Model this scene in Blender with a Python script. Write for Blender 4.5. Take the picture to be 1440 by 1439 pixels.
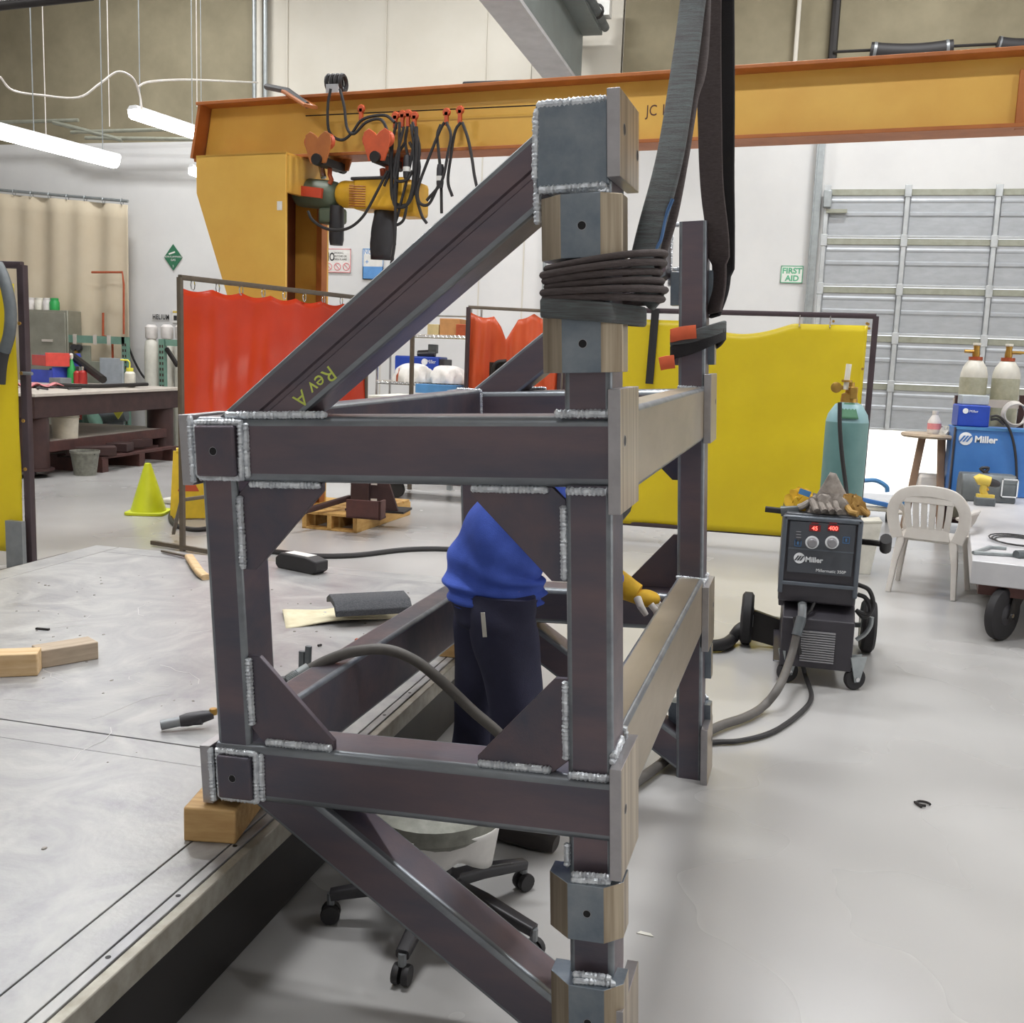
import bpy, bmesh, math, random
from mathutils import Vector, Matrix, Euler
random.seed(7)
R = math.radians
for o in list(bpy.data.objects): bpy.data.objects.remove(o)
SC = bpy.context.scene
COL = SC.collection

# ------------------------------------------------------------------ camera
CAM_H = 1.65; PITCH = 8.5; YAW = 14.2; ROLL = 2.15; FPX = 1440.0
def _axes():
    p, y, r = R(PITCH), R(YAW), R(ROLL)
    fw = Vector((-math.sin(y)*math.cos(p), math.cos(y)*math.cos(p), -math.sin(p)))
    rt = Vector((math.cos(y), math.sin(y), 0)); up = rt.cross(fw)
    return rt*math.cos(r)+up*math.sin(r), -rt*math.sin(r)+up*math.cos(r), fw
CR, CU, CF = _axes()
CO = Vector((0, 0, CAM_H))
cd = bpy.data.cameras.new('camera'); cam = bpy.data.objects.new('camera', cd); COL.objects.link(cam)
cd.sensor_fit = 'HORIZONTAL'; cd.sensor_width = 36.0; cd.lens = 36.0*FPX/1440.0
cd.clip_start = 0.05; cd.clip_end = 200
m = Matrix.Identity(4)
for i in range(3):
    m[i][0] = CR[i]; m[i][1] = CU[i]; m[i][2] = -CF[i]; m[i][3] = CO[i]
cam.matrix_world = m
SC.camera = cam
# ------------------------------------------------------------------ world, sun, lights, exposure
w = bpy.data.worlds.new('world'); SC.world = w; w.use_nodes = True
bg = w.node_tree.nodes['Background']; bg.inputs[0].default_value = (0.93, 0.96, 1.0, 1); bg.inputs[1].default_value = 1.3
def light(name, kind, loc, energy, color=(1, 1, 1), size=None, sizey=None, rot=(0, 0, 0)):
    l = bpy.data.lights.new(name, kind); l.energy = energy; l.color = color
    if kind == 'AREA':
        l.shape = 'RECTANGLE'; l.size = size; l.size_y = sizey
    o = bpy.data.objects.new(name, l); COL.objects.link(o); o.location = loc; o.rotation_euler = rot
    return o
s = light('sun', 'SUN', (3, 20, 12), 6.0, (1, .96, .9), rot=(R(-38), R(18), 0)); s.data.angle = R(0.6)
HB = 0.60
for (x, y, e) in ((-7.0, 2.0, 300), (-1.6, 3.4, 460), (4.5, 2.5, 320), (-7.0, 8.5, 400), (-1.2, 8.6, 400), (4.5, 8.5, 440), (-9.5, 13.0, 320), (-4.5, 12.6, 300), (1.5, 12.6, 360), (-1.2, -3.0, 160)):
    light('high_bay_light', 'AREA', (x, y, 7.9), e*HB, (.97, .985, 1.0), 1.6, 0.5)
SC.view_settings.view_transform = 'Standard'; SC.view_settings.look = 'None'
SC.view_settings.gamma = 1.0; SC.view_settings.use_curve_mapping = False
SC.view_settings.exposure = 0.16

# ------------------------------------------------------------------ pixel -> place helpers (1440x1439 frame)
def ray(x, y): return CF + CR*((x-720)/FPX) - CU*((y-719.5)/FPX)
def gz(x, y, z=0.0):
    d = ray(x, y); return CO + d*((z-CAM_H)/d.z)
def gy(x, y, Y):
    d = ray(x, y); return CO + d*(Y/d.y)
def gpl(x, y, P, n):
    d = ray(x, y); n = Vector(n); return CO + d*((Vector(P)-CO).dot(n)/d.dot(n))

# ------------------------------------------------------------------ colours and materials
def lin(h):
    h = h.lstrip('#'); out = []
    for i in (0, 2, 4):
        c = int(h[i:i+2], 16)/255; out.append(c/12.92 if c <= .04045 else ((c+.055)/1.055)**2.4)
    return out
MATS = {}
def M(name, col, rough=.5, metal=0.0, var=.12, scale=8.0, bump=0.0, col2=None, stretch=(1, 1, 1), emit=0, transl=0, alpha=1, fine=0, spec=.5, coat=0, detail=5, ramp=(.3, .7), rvar=.08, dist=0):
    mt = bpy.data.materials.new(name); mt.use_nodes = True; nt = mt.node_tree; N = nt.nodes; L = nt.links
    b = N['Principled BSDF']; out = N['Material Output']
    a = lin(col) if isinstance(col, str) else list(col)
    if col2 is None:
        c1 = [max(0, q*(1-var)) for q in a]; c2 = [min(1, q*(1+var)) for q in a]
    else:
        c1 = a; c2 = lin(col2) if isinstance(col2, str) else list(col2)
    tc = N.new('ShaderNodeTexCoord'); mp = N.new('ShaderNodeMapping'); mp.inputs['Scale'].default_value = stretch
    nz = N.new('ShaderNodeTexNoise'); nz.inputs['Scale'].default_value = scale; nz.inputs['Detail'].default_value = detail; nz.inputs['Roughness'].default_value = .6; nz.inputs['Distortion'].default_value = dist
    rp = N.new('ShaderNodeValToRGB'); rp.color_ramp.elements[0].position = ramp[0]; rp.color_ramp.elements[1].position = ramp[1]
    rp.color_ramp.elements[0].color = (*c1, 1); rp.color_ramp.elements[1].color = (*c2, 1)
    L.new(tc.outputs['Object'], mp.inputs[0]); L.new(mp.outputs[0], nz.inputs['Vector']); L.new(nz.outputs[0], rp.inputs[0]); L.new(rp.outputs[0], b.inputs['Base Color'])
    b.inputs['Metallic'].default_value = metal; b.inputs['Specular IOR Level'].default_value = spec
    mr = N.new('ShaderNodeMapRange'); mr.inputs['To Min'].default_value = max(0.02, rough-rvar); mr.inputs['To Max'].default_value = min(1, rough+rvar)
    L.new(nz.outputs[0], mr.inputs[0]); L.new(mr.outputs[0], b.inputs['Roughness'])
    if coat: b.inputs['Coat Weight'].default_value = coat; b.inputs['Coat Roughness'].default_value = .15
    if bump:
        bp = N.new('ShaderNodeBump'); bp.inputs['Strength'].default_value = bump; bp.inputs['Distance'].default_value = .01
        src = nz
        if fine:
            src = N.new('ShaderNodeTexNoise'); src.inputs['Scale'].default_value = fine; src.inputs['Detail'].default_value = 3; L.new(mp.outputs[0], src.inputs['Vector'])
        L.new(src.outputs[0], bp.inputs['Height']); L.new(bp.outputs[0], b.inputs['Normal'])
    if emit:
        b.inputs['Emission Color'].default_value = (*a, 1); b.inputs['Emission Strength'].default_value = emit
    if alpha < 1: b.inputs['Alpha'].default_value = alpha
    if transl:
        tr = N.new('ShaderNodeBsdfTranslucent'); L.new(rp.outputs[0], tr.inputs[0]); mx = N.new('ShaderNodeMixShader'); mx.inputs[0].default_value = transl
        L.new(b.outputs[0], mx.inputs[1]); L.new(tr.outputs[0], mx.inputs[2]); L.new(mx.outputs[0], out.inputs[0])
    MATS[name] = mt; return mt
M('mill_steel', '6c5c60', .40, .5, scale=7, col2='50525e', bump=.05, fine=160, rvar=.12)
M('mill_steel_long', '776568', .37, .5, scale=5, col2='565661', stretch=(.35, 1, 1.5), bump=.04, fine=150, rvar=.12)
M('blue_steel', '626e7b', .34, .5, scale=9, col2='8b9298', bump=.06, fine=90)
M('lit_side_steel', 'ad9f8a', .36, .55, scale=5, col2='978b78', stretch=(1, .3, 1))  # right-hand depth beams: light reflected off their faces put into the base colour
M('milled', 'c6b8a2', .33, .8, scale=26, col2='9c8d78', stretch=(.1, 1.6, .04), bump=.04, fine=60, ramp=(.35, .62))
M('milled_edge', 'a9a6a8', .38, .75, scale=20, var=.1)
M('weld', 'e6eaee', .33, .55, scale=50, col2='b4b8be', bump=.2, fine=300)
M('hole_dark', '141214', .5, .3)
M('machined_hole', '9a9a9e', .3, .8)
M('chalk', 'c5cf63', .9, 0)
M('table_top', '88878a', .42, .35, scale=2.6, col2='b0afac', bump=.12, fine=40, rvar=.14, dist=2.2, ramp=(.3, .72), detail=8)
M('worn_edge', '8b9094', .34, .6, scale=14, col2='6f7278', stretch=(.3, 1, 1))
M('table_edge', 'a8a49a', .45, .5, scale=14, col2='857f72', bump=.1)
M('black_steel', '2b2827', .5, .4, scale=7)
M('groove', '55504e', .6, .3)
M('pine', 'c9a56f', .6, 0, scale=6, col2='ab8350', stretch=(1, 8, 8), bump=.06)
M('pine_pale', 'd9bd93', .6, 0, scale=5, col2='c09c6e', stretch=(1, 9, 9), bump=.06)
M('pine_grey', 'b8a58f', .65, 0, scale=6, col2='9d8d79', stretch=(1, 9, 9), bump=.05)
M('pallet_wood', 'd0a765', .65, 0, scale=6, col2='b98d4c', stretch=(1, 6, 6))
M('crane_yellow', 'e4b756', .42, 0, scale=2.2, col2='dba94b', rvar=.1)
M('crane_orange', 'b2692f', .5, 0, scale=4, col2='9c5827')
M('crane_primer', '6e3a22', .6, 0, scale=4)  # dark rust-brown primer paint inside the crane leg
M('trolley_orange', 'c8562e', .45, 0, scale=9, col2='b04a28')
M('hoist_yellow', 'd9a52c', .42, 0, scale=9)
M('hoist_green', '5f6a58', .5, .1, scale=9)
M('label_red', 'c9482e', .5)
M('black_rubber', '2a2829', .6, 0, scale=12)
M('black_plastic', '302e31', .45, 0, scale=12)
M('cable_grey', '5c5854', .55, 0, scale=30)
M('chrome', 'c9c9c9', .2, .95)
M('galv', '9ea3a4', .42, .6, scale=16)
M('brass', 'b58f4a', .35, .8, scale=30)
M('copper_red', 'b0583a', .45, .4, scale=20)
M('wall_white', 'd4d3d1', .75, 0, scale=1.4, col2='cccbca')
M('concrete', '8f866e', .85, 0, scale=.9, col2='746c57', bump=.05)
M('concrete_pale', 'cbc6bb', .85, 0, scale=.6, col2='bfb9ac', bump=.05)
M('floor', 'bcbab8', .27, 0, scale=.7, col2='969492', rvar=.03, spec=.55, ramp=(.15, .85), detail=2.5)
M('roof', 'b0aca2', .8, 0)
M('ground', 'd8d4cc', .9, 0)
M('door_panel', 'b0b3b7', .45, .35, scale=5, col2='a2a5a8', stretch=(1, 1, 3))
M('door_rail', 'a0a194', .5, .3, scale=8, col2='8e8f80')
M('door_stile', 'b9bcbd', .45, .4, scale=8)
M('vinyl_yellow', 'e8d52c', .38, 0, scale=1.5, col2='dfca28', transl=.35, bump=.03)
M('vinyl_red', 'cf4426', .2, 0, scale=1.5, col2='c0391f', transl=.25, bump=.03)
M('vinyl_orange', 'd2552f', .3, 0, scale=2, col2='dd6f46', stretch=(3, 3, .4), transl=.35)
M('beige_cloth', 'd7cab2', .85, 0, scale=1.6, col2='cfc0a6', transl=.15)
M('frame_dark', '463a3e', .5, .3)
M('frame_brown', '63594e', .5, .4, scale=14)
M('webbing', '463b3a', .8, 0, scale=60, col2='5c5352', stretch=(1, 1, 6), bump=.4, fine=260)
M('webbing_light', '5f6868', .75, 0, scale=30, col2='4a4445', stretch=(.5, .5, 8), bump=.4, fine=200)
M('webbing_black', '232123', .8, 0, scale=60, bump=.3, fine=260)
M('webbing_blue', '4a6d9a', .8, 0)
M('tag_orange', 'd9613a', .6, 0, scale=8)
M('beam_grey', '7a807e', .5, .2, scale=4)
M('beam_pale', 'b4b2b3', .5, .1, scale=4)
M('lamp_tube', (1, .99, .97), .5, emit=9)
M('lamp_white', 'd5d5d5', .4, 0)
M('sign_white', 'd9d7d2', .5); M('sign_green', '2f6a4c', .5); M('sign_green_text', '5fa883', .5); M('sign_black', '2a2829', .5)
M('sign_pink', 'd98a8e', .5); M('sign_blue', '5b8fc7', .5); M('sign_plate', 'dcded6', .5)
M('cone_yellow', 'c6cf24', .45, 0, var=.05)
M('wet_yellow', 'd9bb2e', .45, 0)
M('wet_red', 'b6502f', .5)
M('rust_dark', '4a3330', .55, .25, scale=5, col2='3c2a2a')
M('rust_brown', '5d3a35', .6, .2, scale=6, col2='472e2c')
M('plate_pale', 'c9c0b6', .5, .15, scale=4)
M('shelf_green', '6f9282', .5, .1, scale=8)
M('cabinet_grey', '9c9a8c', .4, .4, scale=3, col2='88877a')
M('panel_grey', 'a9b0b5', .6, 0); M('panel_olive', '8d9080', .6, 0)
M('bin_blue', '3f4fb5', .4, 0); M('bin_red', 'd0493f', .4, 0)
M('bottle_green', '2e9a4e', .4, 0); M('bottle_red', 'b8352f', .4, 0); M('bottle_white', 'dcd8cb', .4, 0); M('spout_yellow', 'd8d24a', .4)
M('bucket_white', 'd0c9b8', .5, 0); M('bucket_grey', '8c8d82', .6, 0, scale=20, col2='6b6a62')
M('cyl_white', 'd6d3c8', .4, 0, scale=6); M('cyl_olive', 'b9b8a2', .45, 0, scale=20, col2='a5a48e', bump=.05); M('cyl_teal', '6f9592', .45, 0, scale=6, col2='638a88')
M('cyl_teal_top', '93b3b8', .45, 0, scale=5, col2='7ba0a4'); M('green_tag', '4f7d5f', .7)
M('blue_machine', '3a6cb0', .4, 0, scale=4, col2='4278ba'); M('blue_box', '2244a8', .4, 0); M('blue_pale', '4b83b8', .4, 0)
M('logo_white', 'e4e6e8', .5)
M('grey_metal', '85888a', .4, .4, scale=10)
M('tool_grey', '6f7476', .5, .3, scale=5, col2='555a5d')
M('drill_yellow', 'd3b84f', .5, 0)
M('welder_body', '37343a', .4, .1, scale=8); M('welder_panel', '474a50', .35, .1); M('welder_bezel', '5a6068', .35, .2); M('welder_blue', '3f6f9f', .4)
M('led_red', (1, .08, .06), .5, emit=5)
M('led_base', '7c1f24', .4)
M('knob_grey', '8e8d90', .4, .2)
M('glove_grey', '9b938b', .85, 0, scale=20, col2='6e655e', bump=.2); M('glove_tan', 'b08c4c', .8, 0, scale=18, col2='8f6a32', bump=.2); M('glove_yellow', 'd8ae28', .8, 0, scale=14, col2='b98d20', bump=.15)
M('glove_white', 'cfc9c3', .8, 0)
M('plastic_white', 'd4cfc8', .4, 0, scale=10, col2='cbc4bd')
M('deck', 'b9b8bb', .45, .2, scale=4, col2='c9c7c8')
M('tyre', '252325', .7, 0, scale=14)
M('shirt', '4a66cc', .85, 0, scale=9, col2='3c55b0', bump=.2, fine=300)
M('trousers', '2a2a40', .8, 0, scale=9, col2='34344c', bump=.2, fine=300)
M('skin', 'b98a6e', .55, 0); M('hair', '2a211c', .7, 0); M('boot', '2a2422', .5, 0)
M('helmet', '2b2b2e', .35, 0)
M('paper', 'd9d6cc', .8, 0); M('cloth_cream', 'd8d0b4', .9, 0, scale=14, col2='c8bd9e', bump=.2)
M('abrasive', '55565a', .85, 0, scale=150, col2='3c3d41', bump=.5)
M('cardboard', 'b1814f', .8, 0); M('cardboard2', 'b8a77a', .8, 0)
M('tarp', 'd8d5d0', .6, 0, bump=.1)
M('window_bright', 'e8e8e8', .5)
M('brown_wood', '8d7360', .6, 0, scale=6)
M('jug', 'd5d0cc', .4, 0)
M('spatter', '8f8a84', .5, .4)
M('chalk_white', 'c4c2bf', .9)

# ------------------------------------------------------------------ mesh builder
WM = {}
class MB:
    def __init__(s): s.v = []; s.f = []; s.m = []; s.cur = 0
    def add(s, vs, fs):
        n = len(s.v); s.v += [Vector(q) for q in vs]
        for f in fs: s.f.append([n+i for i in f]); s.m.append(s.cur)
        return s
    def bx(s, x0, x1, y0, y1, z0, z1, T=None):
        vs = [Vector(q) for q in ((x0, y0, z0), (x1, y0, z0), (x1, y1, z0), (x0, y1, z0), (x0, y0, z1), (x1, y0, z1), (x1, y1, z1), (x0, y1, z1))]
        if T is not None: vs = [T @ q for q in vs]
        return s.add(vs, [(0, 3, 2, 1), (4, 5, 6, 7), (0, 1, 5, 4), (1, 2, 6, 5), (2, 3, 7, 6), (3, 0, 4, 7)])
    def prism(s, pts, ax, a0, a1, T=None):
        def mk(u, v, a): return Vector((a, u, v) if ax == 'x' else (u, a, v) if ax == 'y' else (u, v, a))
        n = len(pts); vs = [mk(u, v, a0) for u, v in pts] + [mk(u, v, a1) for u, v in pts]
        if T is not None: vs = [T @ q for q in vs]
        return s.add(vs, [list(range(n))[::-1], list(range(n, 2*n))] + [(i, (i+1) % n, n+(i+1) % n, n+i) for i in range(n)])
    def sweep(s, path, prof, up=(0, 0, 1), closed=False, cap=True, scales=None, twist=None):
        path = [Vector(p) for p in path]; n = len(path); k = len(prof); up = Vector(up); vs = []; fs = []
        for i, p in enumerate(path):
            a = path[(i-1) % n] if (closed or i > 0) else p; b = path[(i+1) % n] if (closed or i < n-1) else p
            t = (b-a).normalized(); sd = t.cross(up)
            if sd.length < 1e-4: sd = t.cross(Vector((.3, 1, .2)))
            sd.normalize(); u2 = sd.cross(t).normalized(); sc = scales[i] if scales else 1
            for (c, d) in prof:
                if twist: c, d = c*math.cos(twist[i])-d*math.sin(twist[i]), c*math.sin(twist[i])+d*math.cos(twist[i])
                vs.append(p + sd*(c*sc) + u2*(d*sc))
        for i in range(n if closed else n-1):
            j = (i+1) % n
            for q in range(k): fs.append((i*k+q, i*k+(q+1) % k, j*k+(q+1) % k, j*k+q))
        if cap and not closed: fs.append(list(range(k))[::-1]); fs.append([(n-1)*k+q for q in range(k)])
        return s.add(vs, fs)
    def tube(s, path, r, n=10, closed=False, up=None, scales=None):
        if up is None:
            ts = [(Vector(b)-Vector(a)).normalized() for a, b in zip(path, path[1:]) if (Vector(b)-Vector(a)).length > 1e-6]
            up = min(((0, 0, 1), (0, 1, 0), (1, 0, 0), (.577, .577, .577), (-.577, .577, .577)), key=lambda u: max(abs(t.dot(Vector(u))) for t in ts) if ts else 0)
        return s.sweep(path, [(r*math.cos(2*math.pi*i/n), r*math.sin(2*math.pi*i/n)) for i in range(n)], up, closed, True, scales)
    def lathe(s, prof, n=20, T=None, cap=True):
        k = len(prof); vs = []; fs = []
        for i in range(n):
            a = 2*math.pi*i/n
            for (r, z) in prof: vs.append(Vector((r*math.cos(a), r*math.sin(a), z)))
        if T is not None: vs = [T @ q for q in vs]
        for i in range(n):
            j = (i+1) % n
            for q in range(k-1): fs.append((i*k+q, j*k+q, j*k+q+1, i*k+q+1))
        if cap:
            if prof[0][0] > 1e-5: fs.append([i*k for i in range(n)][::-1])
            if prof[-1][0] > 1e-5: fs.append([i*k+k-1 for i in range(n)])
        return s.add(vs, fs)
    def ball(s, c, r, n=12, sc=(1, 1, 1)):
        m_ = n//2; pr = [(r*math.sin(math.pi*i/m_), -r*math.cos(math.pi*i/m_)) for i in range(m_+1)]
        pr[0] = (1e-6, -r); pr[-1] = (1e-6, r)
        return s.lathe(pr, n, Matrix.Translation(Vector(c)) @ Matrix.Diagonal((*sc, 1)), cap=False)
    def grid(s, fn, nu, nv):
        vs = [fn(i/nu, j/nv) for j in range(nv+1) for i in range(nu+1)]
        return s.add(vs, [(j*(nu+1)+i, j*(nu+1)+i+1, (j+1)*(nu+1)+i+1, (j+1)*(nu+1)+i) for j in range(nv) for i in range(nu)])
    def build(s, name, mat, parent=None, local=False, smooth=True, bev=0, solid=0, origin=None, ang=38, kind=None, label=None, wn=False):
        mats = mat if isinstance(mat, (list, tuple)) else [mat]
        if parent is not None:
            PM = WM[parent.name]
            vs = [v for v in s.v] if local else [PM.inverted() @ v for v in s.v]; loc = None
        else:
            if origin is None:
                xs = [v.x for v in s.v]; ys = [v.y for v in s.v]; zs = [v.z for v in s.v]
                origin = Vector(((min(xs)+max(xs))/2, (min(ys)+max(ys))/2, min(zs)))
            vs = [v-Vector(origin) for v in s.v]; loc = Vector(origin)
        me = bpy.data.meshes.new(name); me.from_pydata(vs, [], s.f)
        for q in mats: me.materials.append(MATS[q])
        for p, mi in zip(me.polygons, s.m): p.material_index = mi
        bm = bmesh.new(); bm.from_mesh(me); bmesh.ops.recalc_face_normals(bm, faces=bm.faces); bm.to_mesh(me); bm.free()
        if smooth:
            for p in me.polygons: p.use_smooth = True
            me.set_sharp_from_angle(angle=R(ang))
        o = bpy.data.objects.new(name, me); COL.objects.link(o)
        if bev:
            b = o.modifiers.new('bevel', 'BEVEL'); b.width = bev; b.segments = 2; b.limit_method = 'ANGLE'; b.angle_limit = R(40)
        if solid:
            b = o.modifiers.new('solid', 'SOLIDIFY'); b.thickness = solid
        if parent is not None: o.parent = parent; WM[o.name] = WM[parent.name].copy()
        else: o.location = loc; WM[o.name] = Matrix.Translation(loc)
        if wn:
            b = o.modifiers.new('wn', 'WEIGHTED_NORMAL'); b.keep_sharp = True; b.weight = 90
        if kind: o['kind'] = kind
        if label: o['label'] = label
        return o
def thing(name, label, cat, loc=(0, 0, 0), rot=(0, 0, 0), group=None, mat3=None):
    o = bpy.data.objects.new(name, None); COL.objects.link(o); o.empty_display_size = .1
    if mat3 is not None: rot = mat3.to_euler()
    o.location = loc; o.rotation_euler = rot
    WM[o.name] = Matrix.Translation(Vector(loc)) @ Euler(rot).to_matrix().to_4x4()
    return tag(o, label, cat, group)
def tag(o, label, cat, group=None):
    o['label'] = label; o['category'] = cat
    if group: o['group'] = group
    return o
def struct(o): o['kind'] = 'structure'; return o
def copytree(o, parent=None):
    c = o.copy(); COL.objects.link(c)
    if parent is not None: c.parent = parent
    for ch in [x for x in bpy.data.objects if x.parent == o]: copytree(ch, c)
    return c
def rrect(w, h, r, n=4):
    pts = []
    for cx, cy, a0 in ((w/2-r, h/2-r, 0), (-w/2+r, h/2-r, 90), (-w/2+r, -h/2+r, 180), (w/2-r, -h/2+r, 270)):
        for i in range(n+1):
            a = R(a0+90*i/n); pts.append((cx+r*math.cos(a), cy+r*math.sin(a)))
    return pts
def circ(r, n=16): return [(r*math.cos(2*math.pi*i/n), r*math.sin(2*math.pi*i/n)) for i in range(n)]
def catmull(pts, sub=8, closed=False):
    P = [Vector(p) for p in pts]; n = len(P); out = []
    for i in range(n if closed else n-1):
        p0 = P[(i-1) % n] if (closed or i > 0) else P[i]*2-P[i+1]; p1 = P[i]; p2 = P[(i+1) % n]
        p3 = P[(i+2) % n] if (closed or i+2 < n) else p2*2-p1
        for k in range(sub):
            t = k/sub
            out.append(.5*((2*p1)+(p2-p0)*t+(2*p0-5*p1+4*p2-p3)*t*t+(3*p1-p0-3*p2+p3)*t**3))
    if not closed: out.append(P[-1])
    return out
def text(s, size, mat, parent, T, name='lettering', ext=.0006, align='LEFT', sx=1, spacing=1, bold=0):
    c = bpy.data.curves.new(name, 'FONT'); c.body = s; c.size = size; c.extrude = ext; c.align_x = align; c.space_character = spacing; c.resolution_u = 3; c.offset = bold
    t = bpy.data.objects.new(name+'_tmp', c); COL.objects.link(t); bpy.context.view_layer.update()
    me = bpy.data.meshes.new_from_object(t.evaluated_get(bpy.context.evaluated_depsgraph_get()))
    bpy.data.objects.remove(t); bpy.data.curves.remove(c)
    PM = WM[parent.name]; X = PM.inverted() @ T @ Matrix.Diagonal((sx, 1, 1, 1))
    me.transform(X); me.materials.clear(); me.materials.append(MATS[mat])
    o = bpy.data.objects.new(name, me); COL.objects.link(o); o.parent = parent; WM[o.name] = PM.copy()
    return o
def facing(loc, rz=0):   # text plane facing -Y at loc
    return Matrix.Translation(Vector(loc)) @ Matrix.Rotation(rz, 4, 'Z') @ Matrix.Rotation(R(90), 4, 'X')
def bead(mb, path, r, seed=0, step=.0045):
    rnd = random.Random(seed); P = [Vector(p) for p in path]; pts = []
    for a, b in zip(P, P[1:]):
        L = (b-a).length; n = max(2, int(L/step))
        for i in range(n): pts.append(a.lerp(b, i/n))
    pts.append(P[-1]); sc = []
    for i, p in enumerate(pts):
        sc.append((1.14 if i % 2 else .9)*(.93+.17*rnd.random())*(.6 if i in (0, len(pts)-1) else 1))
        pts[i] = p+Vector((rnd.uniform(-1, 1), rnd.uniform(-1, 1), rnd.uniform(-1, 1)))*r*.09
    d = P[-1]-P[0] if len(P) == 2 else P[1]-P[0]
    mb.tube(pts, r, 8, scales=sc, up=(.15, .2, 1) if abs(d.y) > max(abs(d.x), abs(d.z)) else (.12, 1, .15))
    return mb
# ================================================================== the setting
WY = 15.5; PAINT_Z = 4.95; CEIL = 8.2
b = MB(); b.bx(-16, 9, -6, WY+.25, -.2, 0); struct(b.build('floor', 'floor', smooth=False))
b = MB(); b.bx(-16, 9, -6, WY+.25, CEIL, CEIL+.2); struct(b.build('ceiling', 'roof', smooth=False))
b = MB(); b.bx(-30, 60, WY+.26, 60, -.25, -.03); b.bx(9.21, 60, -40, WY+.26, -.25, -.03); struct(b.build('ground_outside', 'ground', smooth=False))
DX0, DX1, DZ0, DZ1 = .45, 5.6, .84, 4.14
def wallp(x0, x1, z0=0, up='concrete', pz=PAINT_Z):
    q = MB(); q.bx(x0, x1, WY, WY+.25, z0, pz); q.cur = 1; q.bx(x0, x1, WY+.012, WY+.25, pz, CEIL)
    return struct(q.build('wall_back', ['wall_white', up], smooth=False))
wallp(-16, -8.33); wallp(-8.3, -2.55, 0, 'concrete_pale', 5.25); wallp(-2.52, DX0, 0, 'concrete', 5.3); wallp(DX0, DX1, DZ1, 'concrete', 5.3); wallp(DX1, 9)
b = MB(); b.bx(-16.2, -16, -6, WY, 0, CEIL); struct(b.build('wall_left', 'wall_white', smooth=False))
b = MB(); b.bx(9, 9.2, -6, 1.5, 0, CEIL); b.bx(9, 9.2, 9.5, WY+.25, 0, CEIL); b.bx(9, 9.2, 1.5, 9.5, 4.6, CEIL); struct(b.build('wall_right', 'wall_white', smooth=False))
b = MB(); b.bx(-16, 9, -6.2, -6, 0, CEIL); struct(b.build('wall_front', 'wall_white', smooth=False))
# fine vertical joint and stain strips on the pale panel, steel channel by the door
for i, x in enumerate((-7.85, -6.2, -4.6, -3.9)):
    q = MB(); q.bx(x, x+.02, WY-.008, WY+.02, 0, CEIL); struct(q.build('trim_%d' % (i+1), 'concrete_pale', smooth=False))
b = MB(); b.bx(DX0-.16, DX0-.06, WY-.1, WY-.0, 0, 5.3); b.bx(DX0-.17, DX0-.15, WY-.14, WY, 0, 5.3); struct(b.build('trim_5', 'galv', bev=.005))
# dado line on the lower left wall
b = MB(); b.bx(-10.4, -8.4, WY-.03, WY, 0, 1.6); struct(b.build('trim_6', 'panel_grey', smooth=False))

# sectional overhead door, lifted a little off the floor
door = bpy.data.objects.new('door_1', None); COL.objects.link(door); door.location = ((DX0+DX1)/2, WY-.1, DZ0); door['kind'] = 'structure'
WM['door_1'] = Matrix.Translation(door.location)
secs = 5; sh = (DZ1+.02-DZ0)/secs
sx = [DX0+.02, 1.53, 2.68, 3.83, 4.98, DX1]
for k in range(secs):
    z0 = DZ0+k*sh; z1 = z0+sh-.012
    sec = MB().bx(DX0, DX1, WY-.06, WY-.04, z0, z1).build('door_section', 'door_panel', door, smooth=False)
    for i in range(len(sx)-1):
        q = MB(); a, c = sx[i]+.05, sx[i+1]-.04; y = WY-.06
        # ribbed sheet between two stiles
        prof = [(y, z0+.02), (y-.012, z0+.03), (y-.012, z0+sh*.42), (y-.03, z0+sh*.45), (y-.03, z0+sh*.5), (y-.012, z0+sh*.53), (y-.012, z0+sh*.7), (y-.02, z0+sh*.73), (y-.02, z0+sh*.76), (y-.012, z0+sh*.79), (y-.012, z1-.03), (y, z1-.03)]
        q.prism(prof, 'x', a, c).build('panel', 'door_panel', sec, ang=20)
    MB().bx(DX0, DX1, WY-.085, WY-.06, z1-.085, z1).build('rail', 'door_rail', sec, bev=.004)
    MB().bx(DX0, DX1, WY-.10, WY-.06, z0, z0+.03).build('rail', 'door_stile', sec, bev=.004)
    for x in sx:
        q = MB(); q.bx(x-.03, x+.03, WY-.13, WY-.06, z0+.01, z1); q.bx(x-.045, x+.045, WY-.14, WY-.1, z1-.11, z1+.05); q.build('stile', 'door_stile', sec, bev=.006)
MB().bx(DX0+.02, DX0+.3, WY-.16, WY-.12, DZ1-.32, DZ1-.27, ).build('corner_bracket', 'door_rail', door)
MB().bx(DX0-.03, DX0+.08, WY-.2, WY-.1, DZ1-.25, DZ1-.02).build('spring_bracket', 'galv', door, bev=.01)

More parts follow.
